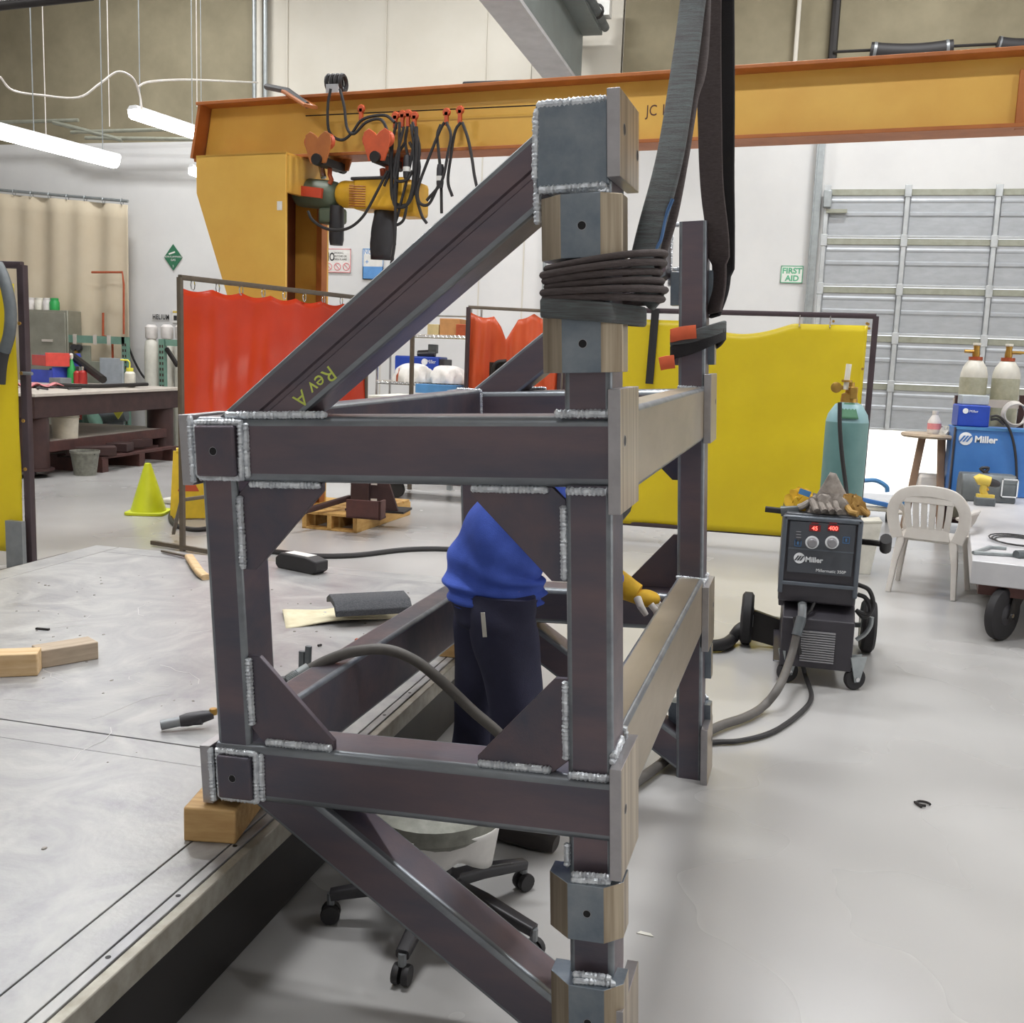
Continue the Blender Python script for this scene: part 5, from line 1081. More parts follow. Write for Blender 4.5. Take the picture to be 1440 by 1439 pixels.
for (s_, e_, w_) in ((sR, eR, wR), (sL, eL_, wL)):
    loft(MB(), [s_+V3((-.04, .03, .02)), s_, s_.lerp(e_, .5), e_, e_.lerp(w_, .8)], [(.07, .07), (.085, .08), (.07, .068), (.062, .06), (.05, .05)], front=(0, 1, .3), fold=afold, n=20).build('sleeve', 'shirt', sh_o, ang=80)
lfold = lambda a, s: .006*math.sin(24*s+2.2*a)*(.3+abs(s-.5))+.005*math.sin(4*a+6*s)
q = MB(); loft(q, [(-.885, 3.3, .90), (-.88, 3.3, .84), (-.875, 3.3, .77), (-.87, 3.3, .72)], [(.14, .155), (.148, .17), (.13, .16), (.06, .08)], fold=lambda a, s: .004*math.sin(3*a), n=30)
loft(q, [hR+V3((0, 0, .02)), hR+V3((.0, 0, -.08)), hR.lerp(kR, .55), kR, kR.lerp(aR, .5), aR+V3((0, 0, .02))], [(.11, .095), (.115, .105), (.10, .095), (.085, .08), (.08, .078), (.075, .072)], fold=lfold, n=26)
loft(q, [hL+V3((0, 0, .02)), hL+V3((.0, 0, -.08)), hL.lerp(kL, .55), kL, kL.lerp(aL, .5), aL+V3((0, 0, .02))], [(.11, .095), (.115, .105), (.10, .095), (.085, .08), (.08, .078), (.075, .072)], fold=lfold, n=26)
tr_o = q.build('trousers', 'trousers', pw, ang=80)
MB().sweep([V3((-.865, 3.085, .84)), V3((-.855, 3.085, .76))], rrect(.014, .004, .001, 1), (0, 1, 0)).build('pocket_paper', 'paper', tr_o)
MB().ball(hd+V3((.0, .0, .02)), .105, 16, (1, 1, .95)).build('welding_cap', 'helmet', pw)
for (a_, f_) in ((aR, fR), (aL, fL)):
    d = V3((f_.x-a_.x, f_.y-a_.y, 0)).normalized(); q = MB(); q.sweep([V3((a_.x, a_.y, .05))-d*.07, V3((a_.x, a_.y, .055)), V3((a_.x, a_.y, .045))+d*.1, V3((a_.x, a_.y, .035))+d*.19], rrect(.1, .09, .035), scales=[.85, 1.05, .95, .6]); q.lathe([(.05, .06), (.055, .16)], 14, Matrix.Translation((a_.x, a_.y, 0))); q.build('boot', 'boot', pw)
# gloves: gauntlet, palm and five fingers closing on the rear beam
def glove(w_, dirv, upv):
    dirv = dirv.normalized(); sd = dirv.cross(upv).normalized(); up = sd.cross(dirv)
    gt = MB().tube([w_-dirv*.09, w_-dirv*.03, w_+dirv*.015, w_+dirv*.04], .05, 14, scales=[1.15, 1.0, .82, .75]).build('glove', 'glove_yellow', pw)
    pm = w_+dirv*.07
    MB().ball(pm, .05, 16, (1.1, .95, .62)).build('palm', 'glove_yellow', gt)
    for i in range(4):
        b0 = pm+sd*((i-1.5)*.023)+dirv*.03; ln = (.062, .072, .068, .054)[i]
        MB().tube([b0, b0+dirv*ln*.5-up*.012, b0+dirv*ln*.85-up*.035, b0+dirv*ln*.9-up*.058], .0115, 10, scales=[1.05, 1.05, 1, .75]).build('finger', 'glove_white', gt)
    b0 = pm+sd*.045-dirv*.02; MB().tube([b0, b0+sd*.022+dirv*.025-up*.015, b0+sd*.015+dirv*.055-up*.035], .013, 10, scales=[1.1, 1, .75]).build('thumb', 'glove_white', gt)
glove(V3((-.47, 3.6, .845)), V3((.11, -.01, -.045)), V3((0, 0, 1)))
glove(wL, V3((.02, .05, -.06)), V3((0, 0, 1)))
# ================================================================== wire feed welder on its running gear
WF = 5.45
def wp(px, py, Y=WF): return gy(px, py, Y)
xl, xr = wp(1100, 760).x, wp(1211, 760).x; xc = (xl+xr)/2
wz = lambda py: wp(1155, py).z
we = thing('wire_welder', 'black wire feed welder on wheels with two dials and red displays', 'welder', (xc, 5.8, 0))
z_top, z_mid, z_low = wz(727), wz(838), wz(940)
def plan(y0, y1, z0, z1, x0=xl, x1=xr): return MB().bx(x0, x1, y0, y1, z0, z1)
MB().prism([(WF, z_mid), (WF+.02, z_mid-.05), (WF+.72, z_mid-.05), (WF+.72, z_top-.02), (WF+.05, z_top-.0), (WF+.01, z_top-.02)], 'x', xl, xr).build('upper_case', 'welder_body', we, bev=.012)
MB().bx(xl+.012, xr-.012, WF+.03, WF+.7, z_top-.012, z_top+.006).build('lid', 'welder_panel', we, bev=.006)
for (x0, x1) in ((xl-.004, xl+.02), (xr-.02, xr+.004)): MB().bx(x0, x1, WF-.012, WF+.03, z_mid-.0, z_top-.005).build('bezel_rail', 'welder_bezel', we, bev=.006)
MB().bx(xl, xr, WF-.012, WF+.03, z_top-.028, z_top-.002).build('bezel_rail', 'welder_bezel', we, bev=.008)
MB().bx(xl+.01, xr-.01, WF-.012, WF+.02, wz(826), wz(821)).build('bezel_rail', 'welder_bezel', we, bev=.003)
pn = MB().bx(wp(1109, 760).x, wp(1202, 760).x, WF-.008, WF+.02, wz(808), wz(735)).build('control_panel', 'welder_panel', we, bev=.004)
MB().bx(wp(1109, 760).x, wp(1202, 760).x, WF-.0095, WF-.008, wz(775), wz(773)).build('panel_line', 'welder_bezel', pn)
for (px, s_) in ((1146, '45'), (1172, '400')):
    p = wp(px, 743, WF-.01); MB().bx(p.x-.028, p.x+.028, WF-.011, WF-.008, p.z-.016, p.z+.016).build('display', 'led_base', pn); text(s_, .03, 'led_red', pn, facing(V3((p.x, WF-.0118, p.z-.0105))), 'digits', align='CENTER')
    p = wp(px, 736, WF-.01); MB().bx(p.x-.018, p.x+.018, WF-.011, WF-.008, p.z-.004, p.z+.003).build('indicator', 'led_base', pn)
for px in (1142, 1170):
    p = wp(px, 763, WF-.01); RX = Matrix.Rotation(R(90), 4, 'X')
    MB().lathe([(.034, 0), (.034, .004), (.028, .005)], 24, Matrix.Translation((p.x, WF-.008, p.z)) @ RX).build('dial_ring', 'logo_white', pn); kb = MB().lathe([(.025, .004), (.024, .03), (.019, .035)], 20, Matrix.Translation((p.x, WF-.008, p.z)) @ RX).build('dial', 'knob_grey', pn)
for (px, py) in ((1122, 764), (1190, 760)):
    p = wp(px, py, WF-.01)
    for (u0, u1, w0, w1) in ((-.017, .017, .014, .017), (-.017, .017, -.017, -.014), (-.017, -.014, -.017, .017), (.014, .017, -.017, .017)): MB().bx(p.x+u0, p.x+u1, WF-.0105, WF-.008, p.z+w0, p.z+w1).build('pictogram', 'welder_blue', pn)
    MB().bx(p.x-.004, p.x+.004, WF-.0105, WF-.008, p.z-.008, p.z+.008).build('pictogram', 'welder_blue', pn)
for i in range(4): 
    p = wp(1123, 748+4*i, WF-.01); MB().bx(p.x-.012, p.x+.012, WF-.0105, WF-.008, p.z-.002, p.z+.002).build('legend', 'knob_grey', pn)
p = wp(1124, 785, WF-.01); MB().lathe([(.028, 0), (.028, .003)], 24, Matrix.Translation((p.x, WF-.008, p.z)) @ Matrix.Rotation(R(90), 4, 'X')).build('logo_disc', 'logo_white', pn)
for k in (-1, 0, 1): MB().prism([(-.012+k*.013, -.013), (-.004+k*.013, -.013), (.012+k*.013, .013), (.004+k*.013, .013)], 'y', -.0125, -.011, Matrix.Translation((p.x, WF, p.z))).build('logo_stroke', 'welder_panel', pn)
p = wp(1132, 790, WF-.01); text('Miller', .038, 'logo_white', pn, facing(V3((p.x, WF-.0095, p.z))), 'brand_lettering', bold=.0012); p = wp(1147, 804, WF-.01); text('Millermatic 350P', .022, 'logo_white', pn, facing(V3((p.x, WF-.0095, p.z))), 'model_lettering')
# connector bay and lower cabinet
MB().bx(xl+.006, xr-.006, WF+.08, WF+.7, wz(862), z_mid).build('connector_bay', 'welder_body', we, bev=.006)
lx0, lx1 = wp(1098, 900).x, wp(1200, 900).x
lowc = MB().prism([(WF-.02, z_low), (WF+.7, z_low), (WF+.7, wz(850)), (WF+.1, wz(850)), (WF-.02, wz(872))], 'x', lx0, lx1).build('lower_cabinet', 'welder_body', we, bev=.006)
for i in range(13):
    z = wz(929-i*3.4); MB().bx(wp(1126, 900).x, wp(1174, 900).x, WF-.032, WF-.02, z-.005, z+.003).build('louvre', 'knob_grey', lowc)
p = wp(1128, 848, WF+.06); MB().tube([V3((p.x, WF+.1, p.z)), V3((p.x, WF-.04, p.z-.005)), V3((p.x, WF-.07, p.z-.06)), V3((p.x-.002, WF-.07, p.z-.1))], .022, 12, scales=[1, 1.05, 1, .8]).build('torch_connector', 'grey_metal', we)
p = wp(1147, 842, WF+.06); MB().lathe([(.014, 0), (.014, .05), (.009, .06)], 10, Matrix.Translation((p.x, WF+.08, p.z)) @ Matrix.Rotation(R(90), 4, 'X')).build('gas_fitting', 'grey_metal', we); MB().tube([(p.x, WF+.03, p.z), (p.x-.02, WF-.0, p.z-.05), (p.x-.06, WF-.01, p.z-.09), (p.x-.07, WF-.01, p.z-.2)], .008, 6).build('gas_lead', 'black_rubber', we)
# running gear
MB().bx(xl-.0, xr+.0, WF+.0, WF+1.0, .12, z_low+.01).build('base_tray', 'welder_body', we, bev=.006)
def wheel(px, py0, py1, Y, w):
    a = gz(px, py1); r = .158; c_ = V3((a.x, a.y, r)); T = Matrix.Translation(c_) @ Matrix.Rotation(R(90), 4, 'Y')
    wl = MB().lathe([(.05, -w/2), (r-.02, -w/2), (r, -w*.3), (r, w*.3), (r-.02, w/2), (.05, w/2)], 28, T).build('rear_wheel', 'tyre', we); MB().lathe([(.01, -w*.55), (.07, -w*.55), (.07, w*.55), (.01, w*.55)], 18, T).build('hub', 'grey_metal', wl); return c_
cL = wheel(1048, 840, 905, 6.2, .07); cR = wheel(1217, 850, 916, 6.2, .08)
MB().tube([V3((cL.x, cL.y, .158)), V3((cR.x, cR.y, .158))], .016, 10).build('axle', 'grey_metal', we)
MB().prism([(-.02, .05), (.26, .0), (.26, .16), (.04, .22)], 'y', 6.12, 6.16, Matrix.Translation((cL.x, 0, 0))).build('axle_bracket', 'black_steel', we)
for dx in (1, -1):
    P = gz(1200, 970) if dx > 0 else gz(1200, 970)-V3((.34, 0, 0)); c_ = V3((P.x, P.y+.0, .062)); CY = Matrix.Rotation(R(-58), 4, 'Z')
    MB().lathe([(.01, -.014), (.056, -.016), (.062, 0), (.056, .016), (.01, .014)], 22, Matrix.Translation(c_) @ CY @ Matrix.Rotation(R(90), 4, 'Y')).build('caster_wheel', 'tyre', we)
    for s_ in (-.022, .022): MB().prism([(-.05, .12), (.05, .12), (.015, -.015), (-.015, -.015)], 'x', s_-.003, s_+.003, Matrix.Translation(c_) @ CY).build('caster_fork', 'galv', we)
    MB().lathe([(.012, -.03), (.012, .03)], 10, Matrix.Translation(c_) @ CY @ Matrix.Rotation(R(90), 4, 'Y')).build('caster_axle', 'chrome', we)
MB().tube(catmull([wp(1212, 762, 5.7), wp(1232, 764, 5.62), wp(1246, 766, 5.6)], 4), .016, 8).build('handle_arm', 'black_steel', we); MB().tube([wp(1246, 758, 5.55), wp(1245, 772, 5.65)], .03, 12).build('handle_grip', 'black_rubber', we)
MB().sweep([wp(1076, 716, 5.6), wp(1102, 719, 5.6)], rrect(.035, .03, .008)).build('handle_grip', 'black_rubber', we); MB().sweep([wp(1098, 719, 5.58), wp(1124, 717, 5.58)], rrect(.06, .05, .01)).build('handle_clamp', 'tool_grey', we)
for k, pts in enumerate(([(1206, 822), (1222, 830), (1228, 850), (1220, 864), (1206, 860)], [(1206, 836), (1218, 842), (1224, 860), (1214, 868), (1204, 858)], [(1204, 900), (1216, 892), (1224, 880), (1226, 868)])):
    MB().tube(catmull([wp(x, y, 5.62) for x, y in pts], 6), .012, 8).build('power_cord', 'black_rubber' if k < 2 else 'galv', we)
# torch leads on the floor
p = wp(1127, 868, WF-.07)
ld = thing('torch_lead', 'thick grey torch lead running from the welder to the frame', 'cable', gz(1010, 1022))
P = catmull([p, wp(1121, 890, WF-.1), wp(1112, 925, WF-.16), gz(1096, 965, .12), gz(1075, 992, .04), gz(1050, 1008, .03), gz(1010, 1022, .03), gz(965, 1047, .03), gz(925, 1078, .03), gz(880, 1110, .03), gz(820, 1150, .03)], 8)
MB().tube(P, .021, 10).build('sheath', 'cable_grey', ld); MB().tube(P[:10], .026, 10).build('strain_relief', 'tool_grey', ld)
tthing('ground_lead', catmull([wp(1118, 868, WF-.03), wp(1122, 905, WF-.06), gz(1132, 948, .05), gz(1141, 980, .015), gz(1125, 1003, .015), gz(1085, 1030, .015), gz(1040, 1042, .015), gz(1005, 1044, .015), gz(940, 1050, .015)], 8), .012, 'black_rubber', 'thinner dark lead curving over the floor below the welder', 'cable')
tthing('floor_hose', catmull([gz(1052, 878, .1), gz(1040, 885, .1), gz(1030, 898, .04), gz(1018, 906, .04), gz(1000, 908, .04), gz(960, 905, .04)], 6), .035, 'black_rubber', 'thick black hose between the welder wheel and the frame post', 'hose', 12)
P = gz(1298, 1133); t = thing('wire_clip', 'small bent black wire clip lying on the bare floor', 'clip', P); MB().tube([P+V3((.025*math.cos(a), .02*math.sin(a), .008)) for a in [i*.5 for i in range(11)]], .005, 6).build('loop', 'black_steel', t); MB().tube([P+V3((-.03, .01, .006)), P+V3((-.01, -.03, .006))], .005, 6).build('tail', 'black_steel', t)
tag(MB().prism([(-.02, -.004), (.03, -.008), (.02, .006), (-.01, .01)], 'z', 0, .003, Matrix.Translation(gz(905, 1314))).build('paper_scrap', 'paper'), 'tiny white scrap on floor beside the near post', 'scrap')
# gloves heaped on the welder
zl_ = z_top+.008
def crumple(name, label, cat, c_, sx, sy, h, mat, seed, n=28, par=None, peak=None):
    rnd = random.Random(seed); ph = [rnd.uniform(0, 6.3) for _ in range(8)]
    def fn(u, v):
        a = 2*math.pi*u; r = 1+.16*math.sin(3*a+ph[0])+.1*math.sin(7*a+ph[1]); rad = math.cos(v*math.pi/2)**.6
        z = h*math.sin(v*math.pi/2)*(1+.25*math.sin(4*a+ph[2]))+.018*math.sin(11*a+ph[3]+9*v)*math.sin(v*3)
        x = sx*r*rad*math.cos(a)+(peak[0] if peak else 0)*v; y = sy*r*rad*math.sin(a)
        return c_+V3((x+.012*math.sin(13*v+ph[4]+4*a), y, max(0.0, z)))
    m_ = MB().grid(fn, n, 12)
    if par is not None: return m_.build(name, mat, par)
    return tag(m_.build(name, mat), label, cat)
def atw(px, Y=5.62): p = wp(px, 725, Y); return V3((p.x, Y, zl_))
g1_ = thing('welding_glove', 'grey leather welding glove with stiff peaked cuff on the welder', 'glove', atw(1165))
def cuff(u, v):
    a, b2, c3, d4 = wp(1132, 722, 5.6), wp(1168, 664, 5.68), wp(1176, 666, 5.7), wp(1205, 724, 5.66)
    top = b2.lerp(c3, v); bot = a.lerp(d4, v); p = bot.lerp(top, u); p.y += .05*math.sin(math.pi*v)*(1-u)-.06*math.sin(3*v)*(1-u); return p
MB().grid(cuff, 10, 10).build('cuff', 'glove_grey', g1_, solid=.006)
crumple('palm', '', '', atw(1160, 5.56), .1, .06, .085, 'glove_grey', 3, par=g1_)
for i in range(4): 
    c_ = atw(1140+i*11, 5.5); MB().tube(catmull([c_+V3((0, .04, .06)), c_+V3((.01, 0, .05-.006*i)), c_+V3((.025, -.03, .02))], 4), .017, 9).build('finger', 'glove_grey', g1_)
MB().tube([atw(1137, 5.56)+V3((0, 0, .05)), atw(1128, 5.54)+V3((0, 0, .03)), atw(1122, 5.54)+V3((0, 0, .02))], .018, 9).build('thumb', 'glove_grey', g1_)
g2_ = thing('welding_glove', 'tan leather glove drooping off the right of the welder top', 'glove', atw(1200))
crumple('palm', '', '', atw(1196, 5.6), .07, .06, .08, 'glove_tan', 5, par=g2_)
for i in range(4): MB().tube([atw(1198, 5.58+.02*i)+V3((0, 0, .06)), atw(1211, 5.56+.025*i)+V3((0, 0, .03)), atw(1222, 5.54+.03*i)+V3((0, 0, .004))], .016, 9, scales=[1, 1, .7]).build('finger', 'glove_tan', g2_)
MB().tube([atw(1190, 5.55)+V3((0, 0, .04)), atw(1196, 5.5)+V3((0, 0, .02)), atw(1206, 5.48)+V3((0, 0, .016))], .016, 9).build('thumb', 'glove_tan', g2_)
g3_ = crumple('yellow_rag', 'yellow and grey rag under the gloves, left on the welder', 'rag', atw(1124, 5.62), .07, .06, .09, 'glove_yellow', 9)
tag(MB().bx(-.03, .03, -.002, .002, 0, .03, Matrix.Translation(atw(1128, 5.55)+V3((0, 0, .085))) @ Matrix.Rotation(.3, 4, 'Y')).build('blue_tag', 'blue_pale'), 'small blue tag on the yellow rag', 'tag')
# teal gas cylinder behind the welder
P = V3(((gy(1157, 640, 6.45).x+gy(1218, 640, 6.45).x)/2, 6.45, .16)); rC = (gy(1218, 640, 6.45).x-gy(1157, 640, 6.45).x)/2*1.0
z1 = gy(1186, 592, 6.45).z; z2 = gy(1186, 566, 6.45).z; tc_ = thing('gas_cylinder', 'tall teal gas cylinder with brass regulator behind the welder', 'gas cylinder', P)
TP = Matrix.Translation((P.x, P.y, 0))
MB().lathe([(rC-.01, .16), (rC, .18), (rC, z1-.005)], 30, TP).build('body', 'cyl_teal', tc_); MB().lathe([(rC, z1-.005), (rC*.92, z1+.04), (rC*.62, z2-.01), (rC*.42, z2), (rC*.3, z2+.01)], 30, TP).build('shoulder', 'cyl_teal_top', tc_)
MB().lathe([(.05, z2), (.045, z2+.05), (.025, z2+.06), (.025, z2+.12)], 16, TP).build('valve', 'brass', tc_)
p = gy(1176, 545, 6.42); MB().lathe([(.02, -.02), (.032, -.015), (.032, .015), (.02, .02)], 16, Matrix.Translation(p) @ Matrix.Rotation(R(90), 4, 'X')).build('gauge', 'brass', tc_)
MB().tube([p, V3((P.x, P.y-.02, p.z))], .012, 8).build('gauge_stem', 'brass', tc_); MB().tube([gy(1189, 548, 6.42), gy(1194, 512, 6.42)], .016, 12).build('flow_tube', 'bottle_white', tc_); MB().lathe([(.03, -.006), (.03, .006)], 14, Matrix.Translation(gy(1191, 536, 6.42))).build('flow_nut', 'brass', tc_)
MB().bx(-.012, .03, -.03, .03, -.02, .05, Matrix.Translation(gy(1198, 556, 6.4))).build('outlet', 'brass', tc_, bev=.005)
def tagf(u, v):
    a = R(-115+50*u); z = z1+.02+(z2-z1-.02)*v; r = rC*(1.0-.5*v)+.006; return V3((P.x+r*math.cos(a), P.y+r*math.sin(a), z))
MB().grid(tagf, 8, 6).build('hazard_label', 'green_tag', tc_, solid=.001)
tthing('gas_hose', catmull([gy(1181, 566, 6.25), gy(1181, 600, 6.24), gy(1184, 640, 6.24), gy(1189, 680, 6.24), gy(1193, 715, 6.2), gy(1196, 740, 6.2)], 6), .012, 'black_rubber', 'black gas hose hanging down the front of the teal cylinder', 'hose')
# white carton behind the welder
Yk = gz(1218, 812).y+.12; kx0, kx1, kz = gy(1203, 775, Yk).x, gy(1232, 775, Yk).x, gy(1220, 733, Yk).z
ck = thing('white_carton', 'white carton standing on floor behind the welder at its right', 'carton', V3(((kx0+kx1)/2, Yk+.1, 0)))
MB().prism([(kx0, 0), (kx1-.03, 0), (kx1+.03, kz), (kx0, kz-.02)], 'y', Yk, Yk+.2).build('body', 'paper', ck, bev=.004)
MB().prism([(kx0, kz-.02), (kx1+.03, kz), (kx1+.02, kz+.012), (kx0+.01, kz-.008)], 'y', Yk-.01, Yk+.21).build('lid', 'paper', ck)
# ================================================================== white plastic chair
a, b_ = gz(1250, 831), gz(1341, 844); mid = (a+b_)/2; crz = math.atan2((b_-a).y, (b_-a).x)
ch_ = thing('plastic_chair', 'white moulded plastic garden chair seen from behind', 'chair', mid, (0, 0, crz)); cw = (b_-a).length/2
def cb_(mb, n, par=ch_, **k): return mb.build(n, 'plastic_white', par, local=True, **k)
for s_ in (-1, 1):
    cb_(MB().sweep([(s_*(cw+.0), -.03, 0), (s_*(cw-.02), .02, .25), (s_*(cw-.05), .05, .43)], rrect(.045, .05, .01), (0, 1, 0), scales=[.8, 1, 1.4]), 'leg')
    cb_(MB().sweep([(s_*(cw+.03), .47, 0), (s_*(cw+.0), .43, .3), (s_*(cw-.01), .41, .43)], rrect(.045, .05, .01), (0, 1, 0), scales=[.8, 1, 1.4]), 'leg')
    cb_(MB().sweep(catmull([(s_*(cw-.03), .0, .60), (s_*(cw+.04), .06, .64), (s_*(cw+.06), .2, .64), (s_*(cw+.05), .36, .63), (s_*(cw+.02), .43, .55), (s_*(cw+.0), .43, .42)], 5), rrect(.055, .02, .009), (0, 0, 1)), 'armrest')
cb_(MB().prism(rrect(2*cw, .44, .05), 'z', .405, .43, Matrix.Translation((0, .24, 0))), 'seat', bev=.008)
arch = catmull([(-cw+.02, .02, .42), (-cw-.02, .0, .56), (-cw-.01, -.03, .68), (-cw+.07, -.05, .77), (0, -.06, .795), (cw-.07, -.05, .77), (cw+.01, -.03, .68), (cw+.02, .0, .56), (cw-.02, .02, .42)], 6)
cb_(MB().sweep(arch, rrect(.085, .022, .009), (0, 1, 0)), 'back_frame')
cb_(MB().prism([(-cw*.72, .42), (cw*.72, .42), (cw*.62, .52), (-cw*.62, .52)], 'y', .0, .02), 'lower_back', bev=.006)
cb_(MB().prism([(-cw*.78, .70), (cw*.78, .70), (cw*.6, .775), (-cw*.6, .775)], 'y', -.06, -.035), 'upper_back', bev=.006)
for i in range(6):
    x = (-.62+i*.248)*cw; cb_(MB().sweep([(x*.92, .01, .5), (x, -.02, .6), (x*1.05, -.048, .72)], rrect(.044, .018, .006), (0, 1, 0)), 'slat')
# ================================================================== low flat cart at the right edge
DK = .50
c0, c1_, c2_ = gz(1367, 788, DK), gz(1440, 796, DK), gz(1361, 717, DK)
ex = (c1_-c0).normalized(); ct = thing('flat_cart', 'low flat cart with pale deck at the right picture edge', 'cart', V3((c0.x, c0.y, 0)), (0, 0, math.atan2(ex.y, ex.x)))
Lc = (c2_-c0).length+1.5; sk = (WM[ct.name].inverted() @ V3((c2_.x, c2_.y, 0))); sk_ = sk.x/sk.y
MB().prism([(0, 0), (1.9, 0), (1.9+sk_*Lc, Lc), (sk_*Lc, Lc)], 'z', DK-.15, DK).build('deck', 'deck', ct, local=True, bev=.006)
MB().prism([(.05, .05), (1.85, .05), (1.85+sk_*Lc, Lc-.05), (.05+sk_*Lc, Lc-.05)], 'z', DK-.22, DK-.15).build('underframe', 'rust_brown', ct, local=True)
P = gz(1405, 905); Pl = WM[ct.name].inverted() @ P
for (x, y, nm) in ((Pl.x, Pl.y+.1, 1), (Pl.x+1.45, Pl.y+.1, 1), (Pl.x+sk_*2.2, Pl.y+2.3, 1)):
    T = Matrix.Translation((x, y, .17)) @ Matrix.Rotation(R(62), 4, 'Z') @ Matrix.Rotation(R(90), 4, 'X')
    wl = MB().lathe([(.03, -.035), (.14, -.035), (.165, -.025), (.17, 0), (.165, .025), (.14, .035), (.03, .035)], 32, T).build('wheel', 'tyre', ct, local=True)
    MB().lathe([(.02, -.05), (.05, -.045), (.07, -.036), (.07, .036), (.05, .045), (.02, .05)], 20, T).build('hub', 'black_plastic', wl, local=True)
    MB().lathe([(.014, -.07), (.014, .07)], 10, T).build('axle_bolt', 'chrome', wl, local=True)
    T2 = Matrix.Translation((x, y, 0)) @ Matrix.Rotation(R(62), 4, 'Z')
    for s_ in (-.055, .055): MB().prism([(-.03, .15), (.03, .15), (.16, .3), (.02, .3)], 'y', s_-.004, s_+.004, T2).build('caster_fork', 'welder_blue' if False else 'black_steel', ct, local=True)
def dk(px, py): return gz(px, py, DK)
t = thing('wire_coil', 'thin black wire coil lying on the cart deck', 'wire', dk(1425, 765)); 
for k in range(3): MB().tube([dk(1430, 763)+V3(((.14+.02*k)*math.cos(a), (.2+.03*k)*math.sin(a), .008+.006*k)) for a in [i*math.pi/10 for i in range(20)]], .005, 5, closed=True).build('loop', 'black_rubber', t)
t = thing('steel_clamp', 'grey steel frame clamp lying on the near deck edge', 'clamp', dk(1400, 778))
a, b_, d_ = dk(1369, 780), dk(1440, 784), dk(1392, 772); MB().sweep([a+V3((0, 0, .012)), b_+V3((0, 0, .012))], rrect(.03, .022, .005)).build('bar', 'galv', t); MB().sweep([a+V3((0, 0, .012)), d_+V3((0, 0, .012)), d_+V3((.1, .0, .012))], rrect(.025, .02, .005)).build('jaw', 'galv', t); MB().tube([b_-V3((.06, .05, -.02)), b_+V3((.1, .05, .02))], .03, 10).build('knob', 'tool_grey', t)
# cordless drill
P = dk(1384, 711); t = thing('cordless_drill', 'yellow cordless drill standing on the cart deck', 'drill', P)
def dz(px, py): return gy(px, py, P.y)
MB().prism(rrect(.17, .1, .02), 'z', 0, .075, Matrix.Translation(P+V3((.0, .0, 0)))).build('battery', 'tool_grey', t, bev=.008); MB().prism(rrect(.15, .09, .02), 'z', .075, .1, Matrix.Translation(P)).build('battery_top', 'drill_yellow', t)
MB().sweep([P+V3((0, 0, .09)), dz(1382, 690), dz(1384, 680)], rrect(.06, .05, .02), (0, 1, 0)).build('grip', 'drill_yellow', t)
MB().tube([dz(1372, 676), dz(1376, 674), dz(1392, 678)], .05, 14, scales=[.8, 1, .95]).build('motor', 'drill_yellow', t); MB().tube([dz(1391, 678), dz(1402, 681), dz(1406, 682)], .04, 14, scales=[1, .8, .5]).build('chuck', 'black_plastic', t); MB().tube([dz(1387, 686), dz(1389, 690)], .014, 8).build('trigger', 'hoist_yellow', t)
# grey toolbox behind the drill
Yt = P.y+.25; a, b_ = gy(1352, 690, Yt), gy(1430, 690, Yt); zt_ = gy(1390, 665, Yt).z; t = thing('grey_toolbox', 'grey rounded toolbox behind the yellow drill', 'toolbox', V3(((a.x+b_.x)/2, Yt+.15, DK)))
MB().prism([(Yt, DK), (Yt+.3, DK), (Yt+.3, zt_-.1), (Yt+.24, zt_-.02), (Yt+.06, zt_-.02), (Yt, zt_-.1)], 'x', a.x, b_.x).build('body', 'tool_grey', t, bev=.015)
MB().tube(catmull([V3((a.x+.2, Yt+.15, zt_-.03)), V3((a.x+.24, Yt+.15, zt_+.03)), V3((b_.x-.3, Yt+.15, zt_+.02)), V3((b_.x-.22, Yt+.15, zt_-.03))], 4), .014, 8).build('handle', 'black_plastic', t)
p = gy(1420, 687, Yt-.005)
for (u0, u1, w0, w1) in ((-.07, .07, .075, .085), (-.07, .07, -.085, -.075), (-.07, -.06, -.085, .085), (.06, .07, -.085, .085)): MB().bx(p.x+u0, p.x+u1, Yt-.01, Yt, p.z+w0, p.z+w1).build('latch_frame', 'logo_white', t)
# blue power source
Ym = Yt+.55; a, b_ = gy(1341, 640, Ym), gy(1470, 640, Ym); zt_ = gy(1390, 603, Ym).z
t = thing('blue_power_source', 'large blue welding power source with white logo on the cart', 'machine', V3(((a.x+b_.x)/2, Ym+.3, DK)))
MB().bx(a.x, b_.x, Ym, Ym+.5, DK+.001, zt_).build('case', 'blue_machine', t, bev=.012); MB().bx(a.x-.012, a.x+.0, Ym-.012, Ym+.05, DK+.01, zt_).build('corner_trim', 'welder_body', t)
MB().bx(a.x-.01, b_.x, Ym-.01, Ym+.02, zt_-.02, zt_+.008).build('top_trim', 'blue_pale', t)
p = gy(1358, 617, Ym-.002); MB().lathe([(.062, 0), (.062, .004)], 28, Matrix.Translation((p.x, Ym, p.z)) @ Matrix.Rotation(R(90), 4, 'X')).build('logo_disc', 'logo_white', t)
for k in (-1, 0, 1): MB().prism([(-.03+k*.03, -.03), (-.012+k*.03, -.03), (.03+k*.03, .03), (.012+k*.03, .03)], 'y', Ym-.0065, Ym-.004, Matrix.Translation((p.x, 0, p.z))).build('logo_stroke', 'blue_machine', t)
p = gy(1370, 622, Ym-.004); text('Miller', .088, 'logo_white', t, facing(p), 'brand_lettering', bold=.003)
zs = gy(1370, 570, Ym+.05).z; a2, b2_ = gy(1347, 585, Ym+.05), gy(1392, 585, Ym+.05)
t = thing('blue_feeder_box', 'small bright blue box on top of the blue power source', 'box', V3(((a2.x+b2_.x)/2, Ym+.2, zt_)))
